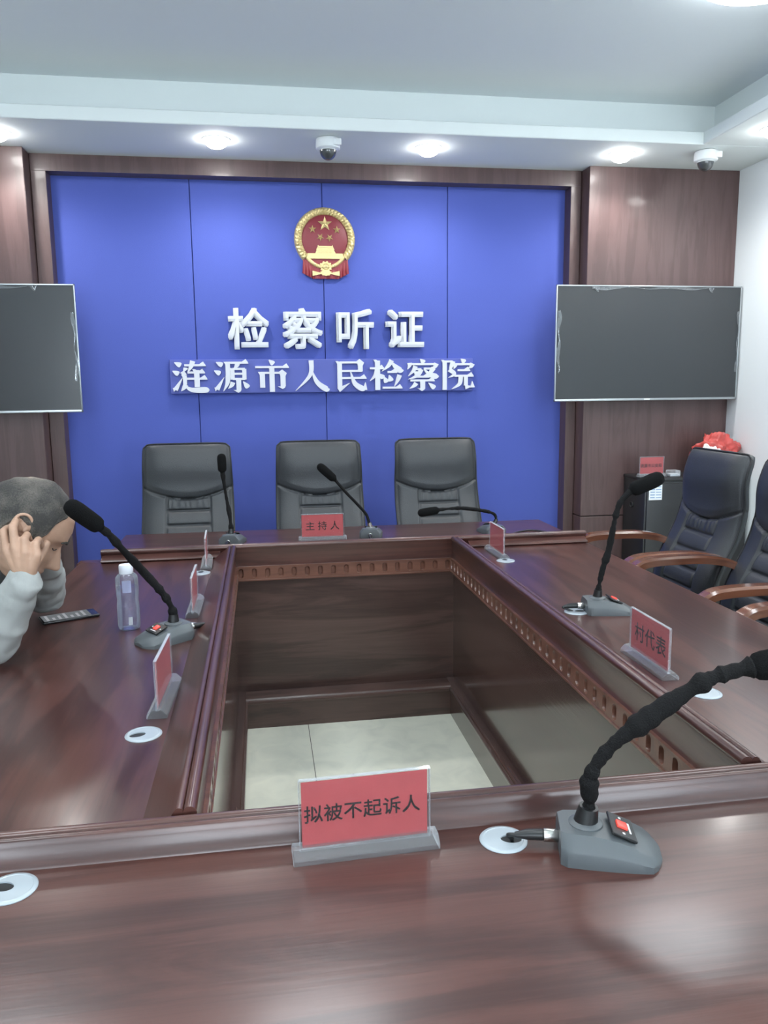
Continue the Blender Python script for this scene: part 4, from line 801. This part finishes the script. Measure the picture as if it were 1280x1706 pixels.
def downlight(x, y, label):
    t = thing('downlight', label, 'ceiling light', (x, y, ZS), 0, 'soffit downlights')
    b = MB(); b.lathe([(.062, .004), (.062, -.002), (.066, -.005), (.076, -.003), (.078, .0005)], 36, cap=False); b.build('rim', 'cctv', t)
    MB().lathe([(.062, -.001), (.060, -.016), (.052, -.030), (.036, -.041), (.018, -.046), (.002, -.047)], 36).build('lens', 'lens', t)  # lens bulges below the soffit; its enlarged shape stands in for bloom
    l = bpy.data.lights.new('downlight', 'SPOT'); l.energy = 21; l.spot_size = rad(165); l.spot_blend = .9; l.shadow_soft_size = .045; l.color = (1, .97, .93)
    o = bpy.data.objects.new('downlight_beam', l); C.objects.link(o); o.location = (0, 0, -.095); o.parent = t
    return t
for x, y, lb in ((-1.31, 4.585, 'first bright downlight from the left, cut by the left photo edge'), (-.186, 4.582, 'bright downlight in the soffit left of the middle dome camera'), (.988, 4.590, 'bright downlight in the soffit right of the middle dome camera'),
                 (2.137, 4.575, 'bright downlight above the left edge of the right wood column'), (2.755, 4.05, 'bright downlight cut by the right photo edge')):
    downlight(x, y, lb)
for y in (2.9, 1.75): downlight(2.79, y, 'downlight in the right soffit out of the picture')
for x, y, lb in ((.16, 2.60, 'round ceiling lamp just above the top edge of the photo'), (1.98, 2.99, 'round bright ceiling lamp cut by the top right edge of the photo'), (-1.10, 2.60, 'round ceiling lamp over the left table, out of the picture'),
                 (.20, .75, 'round ceiling lamp over the nearest table, out of the picture'), (1.95, .75, 'round ceiling lamp near the right wall, out of the picture'), (-1.10, .75, 'round ceiling lamp at the left rear, out of the picture'),
                 (.20, -1.5, 'round ceiling lamp behind the photographer'), (1.95, -1.5, 'round ceiling lamp behind the photographer at the right')):
    t = thing('ceiling_lamp', lb, 'ceiling light', (x, y, ZC), 0, 'round ceiling lamps')
    MB().lathe([(.300, .0), (.300, -.012), (.292, -.014), (.285, -.010), (.285, .0)], 48, cap=False).build('rim', 'cctv', t)
    MB().lathe([(.284, -.002), (.282, -.030), (.262, -.052), (.20, -.068), (.10, -.076), (.002, -.078)], 48).build('diffuser', 'panel_lens', t)

# ------------------------------------------------------------------ cabinet corner
cb = thing('black_cabinet', 'black cabinet in the right corner below the right screen', 'cabinet', (2.70, 4.67, 0))
MB().box(2.350, 3.050, 4.535, 4.825, .02, .865, .004).build('body', 'cabinet', cb, world=True)
MB().box(2.345, 3.055, 4.525, 4.826, .865, .885, .004).build('top', 'cabinet', cb, world=True)
for x0, x1 in ((2.36, 2.697), (2.703, 3.04)):
    d = MB().box(x0, x1, 4.522, 4.537, .06, .85, .003).build('door', 'cabinet', cb, world=True)
    b = MB(); xx = 2.665 if x0 < 2.5 else 2.735; b.box(xx-.006, xx+.006, 4.502, 4.512, .42, .58, .003).box(xx-.005, xx+.005, 4.508, 4.525, .43, .445).box(xx-.005, xx+.005, 4.508, 4.525, .555, .57)
    for v in b.bm.verts: v.co -= cb.location
    b.build('handle', 'silver', d)
b = MB(); b.lathe([(.020, 0), (.020, .008), (.014, .011), (.013, .006), (.002, .006)], 28)
for v in b.bm.verts: v.co = Vector((2.350-2.70-v.co.z, 4.70-4.67+v.co.x, .70+v.co.y))
b.build('cable_port', 'black_plastic', cb)
t = thing('notice_sheet', 'white printed sheet hanging on the front of the black cabinet', 'paper', (2.412, 4.5215, .80))
MB().box(-.042, .044, -.0025, 0, -.050, .046).build('sheet', 'paper', t, smooth=False)
b = MB()
for k in range(5):
    b.box(-.034, -.004, -.0034, -.0025, .030-.017*k, .038-.017*k)
    b.box(.003, .038, -.0034, -.0025, .030-.017*k, .036-.017*k)
b.build('print', 'paper_blue', t, smooth=False)
make_plate('red plate reading 涟源市公安局 standing on the black cabinet', (2.438, 4.63, .885), rad(2), '涟源市公安局', .0245, .0245, L=.185, dx=-.004)
t = thing('small_box', 'small white and clear box on the cabinet beside the red plate', 'box', (2.580, 4.62, .885))
MB().box(-.035, .035, -.030, .030, 0, .038, .004).build('body', 'acrylic_base', t); MB().box(-.033, .033, -.028, .028, .002, .016).build('content', 'paper', t)
# crumpled bag
def crumple(name, m, par, c, r, sc, seed, amp):
    b = MB(); b.ball((0, 0, 0), 1, 5)
    for v in b.bm.verts:
        n = v.co.normalized(); q = n*1.7+Vector((seed, 0, seed*.5))
        k = 1-amp*abs(noise.noise(q))*1.3+amp*.5*noise.noise(n*1.1+Vector((0, seed, 0)))-amp*.35*abs(noise.noise(q*2.3))
        v.co = Vector((c[0]+n.x*k*r*sc[0], c[1]+n.y*k*r*sc[1], max(0, c[2]+n.z*k*r*sc[2])))
    return b.build(name, m, par, angle=180)
t = thing('plastic_bag', 'crumpled red plastic bag on the black cabinet behind the chairs', 'bag', (2.885, 4.665, .885))
crumple('bag_body', 'bag', t, (.0, 0, .12), .155, (1.05, .85, 1.05), 3.1, .55)
crumple('white_lining', 'bag_white', t, (-.075, -.075, .13), .085, (1.15, .6, .9), 8.3, .6)

# ------------------------------------------------------------------ bottle and phone
bt = thing('water_bottle', 'clear plastic water bottle with white cap on the left table', 'bottle', (-.410, 2.360, .75))
prof = [(.004, .0), (.024, .0), (.0300, .004), (.0318, .012), (.0318, .060), (.0314, .078), (.0298, .088), (.0298, .096), (.0314, .106), (.0322, .118), (.0322, .154), (.0310, .161), (.0245, .168), (.0165, .172), (.0165, .178)]
def facet(prof, k, n=48):
    b = MB(); rings = []
    for r, z in prof:
        rings.append([b.bm.verts.new(((r*k*(1+.022*math.cos(8*a)*(.01 < z < .15)))*math.cos(a), (r*k*(1+.022*math.cos(8*a)*(.01 < z < .15)))*math.sin(a), z)) for a in [2*PI*q/n for q in range(n)]])
    for a, c in zip(rings, rings[1:]):
        for q in range(n): b.bm.faces.new((a[q], a[(q+1) % n], c[(q+1) % n], c[q]))
    b.bm.faces.new(rings[0][::-1]); b.bm.faces.new(rings[-1]); return b
facet(prof, 1).build('bottle_body', 'bottle', bt, angle=60)
facet([(.004, .002)]+[(r, max(z, .003)) for r, z in prof[1:10]]+[(.0320, .130), (.004, .131)], .95).build('water', 'water', bt, angle=60)
b = MB(); n = 60
rings = []
for r, z in [(.0190, .170), (.0202, .172), (.0202, .192), (.0190, .1965), (.004, .1970)]:
    rings.append([b.bm.verts.new((r*(1+.018*(q % 2))*math.cos(2*PI*q/n), r*(1+.018*(q % 2))*math.sin(2*PI*q/n), z)) for q in range(n)])
for a, c in zip(rings, rings[1:]):
    for q in range(n): b.bm.faces.new((a[q], a[(q+1) % n], c[(q+1) % n], c[q]))
b.bm.faces.new(rings[0][::-1]); b.bm.faces.new(rings[-1]); b.build('cap', 'cap', bt)
def wrap(r, z0, z1, a0, a1, name, m):
    b = MB(); b.grid(lambda i, j: Vector((r*math.cos(a0+(a1-a0)*i/16), r*math.sin(a0+(a1-a0)*i/16), z0+(z1-z0)*j/3)), 17, 4); bmesh.ops.solidify(b.bm, geom=b.bm.faces[:], thickness=.0005)
    b.build(name, m, bt)
wrap(.0333, .118, .154, rad(-105), rad(-60), 'front_label', 'label_film')
wrap(.0330, .020, .044, rad(-82), rad(-62), 'barcode_label', 'paper')
M['phone_screen'] = emis('phone_screen', (.12, .13, .14), .9); M['phone_text'] = emis('phone_text', (.27, .28, .30), .9)
ph = thing('mobile_phone', 'black mobile phone lying on the left table before the bowed person', 'phone', (-.617, 2.512, .75), rad(25))
MB().box(-.084, .084, -.040, .040, 0, .0095, .0035, 3).build('body', 'phone', ph)
s = MB().box(-.079, .060, -.036, .036, .0092, .0099).build('display', 'phone_screen', ph, smooth=False)
b = MB()
for k in range(7): b.box(-.070+.018*k, -.062+.018*k, -.030, .030-.016*((k*5) % 3), .0098, .0101)
b.build('text_lines', 'phone_text', s, smooth=False)
# ------------------------------------------------------------------ the person
def voxel(name, b, m, parent, vs, it=4, fac=.5, angle=180, post=None):
    me = bpy.data.meshes.new('t'); bmesh.ops.recalc_face_normals(b.bm, faces=b.bm.faces); b.bm.to_mesh(me); b.bm.free()
    o = bpy.data.objects.new('t', me); C.objects.link(o)
    r = o.modifiers.new('r', 'REMESH'); r.mode = 'VOXEL'; r.voxel_size = vs
    s = o.modifiers.new('s', 'SMOOTH'); s.iterations = it; s.factor = fac
    dg = bpy.context.evaluated_depsgraph_get(); me2 = bpy.data.meshes.new_from_object(o.evaluated_get(dg)); bpy.data.objects.remove(o)
    if post: post(me2)
    me2.name = name
    return link(name, me2, m, parent, True, angle)
def lerp_tab(tab, u):
    if u <= tab[0][0]: return tab[0][1]
    for (a, va), (b, vb) in zip(tab, tab[1:]):
        if u <= b: k = (u-a)/(b-a); k = k*k*(3-2*k)*.5+k*.5; return va+(vb-va)*k
    return tab[-1][1]
FRONT = [(-.118, .060), (-.108, .082), (-.090, .088), (-.075, .087), (-.06, .089), (-.035, .091), (-.01, .090), (.005, .089), (.022, .096), (.045, .0965), (.070, .088), (.092, .068), (.108, .044), (.119, .018), (.1235, .0)]
BACK = [(-.118, .030), (-.108, -.002), (-.090, -.030), (-.06, -.068), (-.035, -.084), (0, -.096), (.03, -.101), (.06, -.096), (.085, -.079), (.105, -.052), (.119, -.022), (.1235, -.004)]
WIDTH = [(-.118, .016), (-.108, .032), (-.090, .046), (-.07, .055), (-.045, .062), (-.02, .068), (.0, .0725), (.03, .0765), (.055, .0745), (.08, .063), (.100, .045), (.115, .022), (.1235, .003)]
def gs(x, s): return math.exp(-(x/s)**2)
def head_pt(t, u, off=0.):
    f, bk, w = lerp_tab(FRONT, u), lerp_tab(BACK, u), lerp_tab(WIDTH, u)
    c, a = (f+bk)/2, (f-bk)/2
    ct, st = math.cos(t), math.sin(t); e = 2/2.25
    x = c+a*math.copysign(abs(ct)**e, ct); y = w*math.copysign(abs(st)**e, st)
    if ct > 0:
        x += .0055*gs(u-.021, .010)*gs(abs(y)-.026, .020)                 # brow
        x -= .0120*gs(u-.000, .013)*gs(abs(y)-.031, .014)                 # socket
        x += .0075*gs(u+.001, .0095)*gs(abs(y)-.031, .012)                # lid
        x += .0050*gs(u+.030, .016)*gs(abs(y)-.042, .018)                 # cheek
        if u < .016 and u > -.058:                                        # nose
            k = (.016-u)/.058; amp = .030*min(1, k)**1.2 if u > -.044 else .030*max(0, 1-((-.044-u)/.012)**2)**.5
            x += amp*gs(y, .0085+.006*min(1, k))
        x += .0045*gs(u+.068, .005)*gs(y, .022)+.0045*gs(u+.079, .005)*gs(y, .019)-.003*gs(u+.0735, .0025)*gs(y, .024)
        x += .004*gs(u+.103, .010)*gs(y, .020)
    p = Vector((x, y, u))
    if off:
        n = Vector((x-c, y*1.3, u-.02)).normalized(); p += n*off
    return p
HS = 1.12
HEAD = Matrix.Translation((-.628, 2.165, 1.098)) @ Matrix.Rotation(rad(8), 4, 'Z') @ Matrix.Rotation(rad(36), 4, 'Y') @ Matrix.Rotation(rad(-4), 4, 'X') @ Matrix.Scale(HS, 4)
per = thing('person', 'person with cropped grey hair and grey shirt, head bowed on right hand', 'person', (-1.13, 2.21, 0))
OFF = -per.location
body = MB()
NT, NU = 96, 84
us = [-.118+.2415*(1-math.cos(PI*j/(NU-1)))/2 for j in range(NU)]
hb = MB(); V = hb.grid(lambda i, j: head_pt(2*PI*i/NT, us[j]), NT, NU, True); hb.bm.faces.new(V[0][::-1]); hb.bm.faces.new(V[-1])
for s in (-1, 1):
    L = lambda f, u, d: (f-.002, s*(.0735+d), u+.008)
    hb.tube(smooth_path([L(.012, .004, .001), L(.012, .020, .004), L(.004, .030, .007), L(-.009, .032, .011), L(-.021, .023, .014), L(-.024, .006, .013), L(-.018, -.010, .009), L(-.010, -.022, .005), L(-.001, -.027, .003), L(.006, -.020, .001)], 4), .0040, 10)
    hb.ball(L(-.006, .004, .001), .011, 2, (1.25, .45, 2.0)); hb.ball(L(.007, -.003, .003), .0045, 2); hb.ball(L(-.002, -.023, .003), .0065, 2, (1, .7, 1.1))
    hb.tube(smooth_path([L(-.012, .018, .008), L(-.016, .006, .009), L(-.010, -.010, .006)], 4), .003, 8)
bmesh.ops.transform(hb.bm, matrix=HEAD, verts=hb.bm.verts)
me = bpy.data.meshes.new('t'); hb.bm.to_mesh(me); hb.bm.free(); body.bm.from_mesh(me)
def wp(f, y, u): return HEAD @ Vector((f, y, u))
body.capsule([(-.80, 2.19, .95), (-.74, 2.185, 1.03), wp(-.035, 0, -.055), wp(-.022, 0, -.01)], [.085, .066, .068, .062])
body.capsule([(-1.13, 2.21, .60), (-1.06, 2.205, .74), (-.95, 2.20, .87), (-.84, 2.19, .955)], [.12, .115, .12, .085])
RSH, REL, RWR = Vector((-.83, 2.01, .955)), Vector((-.708, 2.095, .812)), Vector((-.596, 2.035, .985))
LSH, LEL, LWR = Vector((-.83, 2.40, .955)), Vector((-.695, 2.555, .812)), Vector((-.622, 2.315, .990))
for sh, el, wr_ in ((RSH, REL, RWR), (LSH, LEL, LWR)):
    body.capsule([(-.86, 2.19, .95), sh], [.07, .06]); body.capsule([sh, el], [.055, .042]); body.capsule([el, el.lerp(wr_, .35), wr_], [.040, .042, .029])
def hand(wr_, mcp, ends, mid, tip, thumb, fr_):
    for i in range(4):
        a, e, m, t_ = (Vector(q[i]) for q in (mcp, ends, mid, tip)); r = fr_[i]
        body.capsule([wr_.lerp(a, .08), wr_.lerp(a, .55), a], [.019, .0165, r*1.22])
        body.capsule([a, a.lerp(e, .5), e], [r*1.18, r*1.0, r*1.06], 12)
        body.capsule([e, m], [r*1.02, r*.94], 12); body.capsule([m, t_], [r*.92, r*.82], 12)
    for a, b in zip(range(3), range(1, 4)): body.capsule([Vector(mcp[a]).lerp(wr_, .18), Vector(mcp[b]).lerp(wr_, .18)], [.0125, .0125])
    T = [Vector(q) for q in thumb]; body.capsule(T, [.0165, .0135, .0115, .0100][:len(T)], 12)
FR = [.0094, .0102, .0106, .0104]
hand(RWR, [(-.634, 2.028, 1.068), (-.611, 2.020, 1.072), (-.587, 2.018, 1.060), (-.563, 2.022, 1.052)],
     [(-.641, 2.040, 1.112), (-.616, 2.032, 1.124), (-.590, 2.028, 1.092), (-.566, 2.032, 1.079)],
     [(-.640, 2.066, 1.116), (-.617, 2.060, 1.132), (-.591, 2.056, 1.098), (-.566, 2.060, 1.084)],
     [(-.636, 2.078, 1.098), (-.615, 2.074, 1.112), (-.590, 2.070, 1.080), (-.564, 2.074, 1.068)],
     [(-.606, 2.055, 1.0), (-.582, 2.078, 1.022), (-.566, 2.090, 1.045), (-.556, 2.096, 1.066)], FR)
hand(LWR, [(-.640, 2.290, 1.055), (-.618, 2.296, 1.060), (-.597, 2.294, 1.058), (-.577, 2.288, 1.050)],
     [(-.648, 2.276, 1.096), (-.622, 2.282, 1.104), (-.596, 2.280, 1.100), (-.572, 2.276, 1.088)],
     [(-.652, 2.262, 1.112), (-.624, 2.268, 1.122), (-.594, 2.266, 1.118), (-.566, 2.264, 1.106)],
     [(-.652, 2.256, 1.124), (-.624, 2.260, 1.136), (-.593, 2.259, 1.132), (-.562, 2.256, 1.120)],
     [(-.612, 2.280, 1.0), (-.590, 2.262, 1.022), (-.574, 2.252, 1.042), (-.565, 2.246, 1.060)], FR)
for s in (-1, 1):
    body.capsule([(-1.11, 2.21+s*.08, .60), (-.74, 2.21+s*.12, .565)], [.075, .055]); body.capsule([(-.74, 2.21+s*.12, .565), (-.76, 2.21+s*.12, .30), (-.79, 2.21+s*.12, .09)], [.052, .05, .035])
bmesh.ops.translate(body.bm, vec=OFF, verts=body.bm.verts)
voxel('body', body, 'skin', per, .0030, 3, .5)
# cropped hair
hr = MB(); keep = {}
lay = hr.bm.verts.layers.float.new('thin')
def hair_line(t):
    """lowest level of the hair at angle t (0 = front)"""
    a = abs(((t+PI) % (2*PI))-PI)
    return lerp_tab([(0, .090), (.45, .093), (.80, .070), (1.02, .052), (1.12, .0), (1.30, -.008), (1.48, .018), (1.72, .022), (1.90, -.012), (2.25, -.048), (PI, -.058)], a)
HT, HU = 110, 60
VV = [[None]*HT for _ in range(HU)]
for j in range(HU):
    for i in range(HT):
        t = 2*PI*i/HT; lo = hair_line(t); u = lo+(.1232-lo)*(j/(HU-1))**.8
        p = head_pt(t, u, .0052 if j > 1 else .0005 if j == 0 else .0035)
        v = hr.bm.verts.new(HEAD @ p); VV[j][i] = v
        cr = (p-Vector((-.045, .0, .105))).length
        v[lay] = .30*gs(cr, .050)+.22*max(0, 1-j/7)+.06*gs((p-Vector((.06, 0, .09))).length, .04)
for j in range(HU-1):
    for i in range(HT): hr.bm.faces.new((VV[j][i], VV[j][(i+1) % HT], VV[j+1][(i+1) % HT], VV[j+1][i]))
hr.bm.faces.new(VV[-1])
bmesh.ops.translate(hr.bm, vec=OFF, verts=hr.bm.verts)
hr.build('hair', 'hair', per, angle=180)
for s in (-1, 1):
    b = MB()
    P = [head_pt(math.atan2(s*y, .09), u, .0015) for y, u in ((.014, .018), (.024, .0225), (.036, .0225), (.047, .017))]
    b.tube(smooth_path([HEAD @ p for p in P], 4), [.002]+[.0034]*8+[.0028]*3+[.001], 8)
    bmesh.ops.translate(b.bm, vec=OFF, verts=b.bm.verts); b.build('eyebrow', 'hair', per)
for s in (-1, 1):
    b = MB()
    P = [head_pt(math.atan2(s*y, .09), u, .0008) for y, u in ((.019, -.003), (.027, -.0065), (.036, -.0065), (.044, -.003))]
    b.tube(smooth_path([HEAD @ p for p in P], 4), .0012, 6)
    bmesh.ops.translate(b.bm, vec=OFF, verts=b.bm.verts); b.build('eyelashes', 'black_plastic', per)
# clothes
b = MB()
def sleeve(sh, el, wr_, seed):
    cuff = el.lerp(wr_, .97)
    def fold(pts, rs, amp):
        path = smooth_path(pts, 9); n = len(path); R = []
        for i in range(n):
            k = i/(n-1)*(len(rs)-1); q = min(int(k), len(rs)-2); r = rs[q]+(rs[q+1]-rs[q])*(k-q)
            R.append(r+amp*noise.noise((i*.42, seed, 0))+amp*.6*noise.noise((i*.95, seed+4, 0)))
        b.capsule(path, R, 20)
    fold([sh, sh.lerp(el, .5)+Vector((0, 0, .01)), el+Vector((0, 0, .004))], [.078, .068, .058], .004)
    fold([el+Vector((0, 0, .004)), el.lerp(wr_, .35), el.lerp(wr_, .7), cuff], [.058, .058, .050, .043], .004)
    d = (wr_-el).normalized(); b.tube([cuff-d*.050, cuff-d*.046, cuff+d*.016, cuff+d*.018], [.040, .0460, .0440, .036], 24)
sleeve(RSH, REL, RWR, 1.3); sleeve(LSH, LEL, LWR, 7.7)
b.capsule([(-.84, 2.07, .945), (-.84, 2.31, .945)], [.09, .09])
b.capsule([(-1.13, 2.21, .60), (-1.06, 2.205, .74), (-.95, 2.20, .87), (-.84, 2.19, .945)], [.150, .140, .140, .105], 24)
bmesh.ops.translate(b.bm, vec=OFF, verts=b.bm.verts)
def crease(me):
    nv = len(me.vertices); co = [0.]*nv*3; no = [0.]*nv*3
    me.vertices.foreach_get('co', co); me.vertex_normals.foreach_get('vector', no)
    for i in range(nv):
        p = Vector(co[3*i:3*i+3])
        a = noise.noise(p*17)+.5*noise.noise(p*38)+1.2*noise.noise(Vector((p.x*11+p.z*16, p.y*12-p.z*9, p.z*7-p.x*9)))
        for k in range(3): co[3*i+k] += no[3*i+k]*.0055*a
    me.vertices.foreach_set('co', co); me.update()
voxel('shirt', b, 'shirt', per, .0055, 3, .5, post=crease)
b = MB()
b.capsule([(-1.12, 2.21, .66), (-1.06, 2.205, .74), (-.95, 2.20, .87), (-.845, 2.19, .95)], [.158, .150, .150, .114], 28)
b.capsule([(-.845, 2.06, .955), (-.845, 2.32, .955)], [.097, .097]); b.capsule([(-.82, 2.15, .93), (-.752, 2.17, .985)], [.11, .088])
b.tube([(-.79, 2.188, .985), (-.750, 2.185, 1.022), (-.728, 2.183, 1.046)], [.100, .088, .080], 28)
bmesh.ops.translate(b.bm, vec=OFF, verts=b.bm.verts); voxel('vest', b, 'vest', per, .006, 4, .5)
b = MB()
b.capsule([(-1.13, 2.13, .60), (-1.13, 2.29, .60)], [.125, .125])
for s in (-1, 1):
    b.capsule([(-1.11, 2.21+s*.08, .602), (-.92, 2.21+s*.10, .585), (-.74, 2.21+s*.12, .565)], [.095, .086, .070]); b.capsule([(-.74, 2.21+s*.12, .565), (-.76, 2.21+s*.12, .30), (-.79, 2.21+s*.12, .11)], [.068, .064, .055])
bmesh.ops.translate(b.bm, vec=OFF, verts=b.bm.verts); voxel('trousers', b, 'trousers', per, .008, 4, .5)
for s in (-1, 1):
    b = MB(); y = 2.21+s*.12
    b.capsule([(-.83, y, .042), (-.74, y, .040), (-.64, y+s*.01, .034)], [.040, .041, .032], 20)
    for v in b.bm.verts: v.co.z = max(.002, v.co.z)
    b.capsule([(-.80, y, .05), (-.795, y, .10)], [.042, .045])
    bmesh.ops.translate(b.bm, vec=OFF, verts=b.bm.verts); b.build('shoe', 'shoe', per)

# ------------------------------------------------------------------ light, world, camera
w = bpy.data.worlds.new('sky'); SC.world = w; w.use_nodes = True
bg = w.node_tree.nodes['Background']; bg.inputs['Color'].default_value = (.80, .90, 1., 1); bg.inputs['Strength'].default_value = 8.
for i, (x0, x1) in enumerate(wx):
    l = bpy.data.lights.new('window_daylight', 'AREA'); l.shape = 'RECTANGLE'; l.size = x1-x0-.1; l.size_y = 1.3; l.energy = 12; l.color = (.86, .93, 1)
    o = bpy.data.objects.new('window_daylight', l); C.objects.link(o); o.location = ((x0+x1)/2, -3.12, 1.65); o.rotation_euler = (rad(90), 0, 0)
cam = bpy.data.cameras.new('camera'); co = bpy.data.objects.new('camera', cam); C.objects.link(co)
yaw, pitch, roll, f = .1538, .1551, -.0112, 1306.
F = Vector((math.sin(yaw)*math.cos(pitch), math.cos(yaw)*math.cos(pitch), -math.sin(pitch))); r0 = Vector((math.cos(yaw), -math.sin(yaw), 0)); u0 = r0.cross(F)
r = r0*math.cos(roll)+u0*math.sin(roll); u = -r0*math.sin(roll)+u0*math.cos(roll)
co.matrix_world = Matrix(((r.x, u.x, -F.x, 0), (r.y, u.y, -F.y, 0), (r.z, u.z, -F.z, 1.45), (0, 0, 0, 1)))
cam.sensor_fit = 'VERTICAL'; cam.sensor_height = 36; cam.lens = f/1706*36; cam.clip_start = .02
SC.camera = co
SC.view_settings.view_transform = 'Standard'; SC.view_settings.look = 'None'; SC.view_settings.gamma = 1; SC.view_settings.exposure = .50
try:
    SC.cycles.use_denoising = True; SC.cycles.max_bounces = 8; SC.cycles.transparent_max_bounces = 24; SC.cycles.sample_clamp_indirect = 6; SC.cycles.caustics_reflective = False; SC.cycles.caustics_refractive = False
except Exception: pass
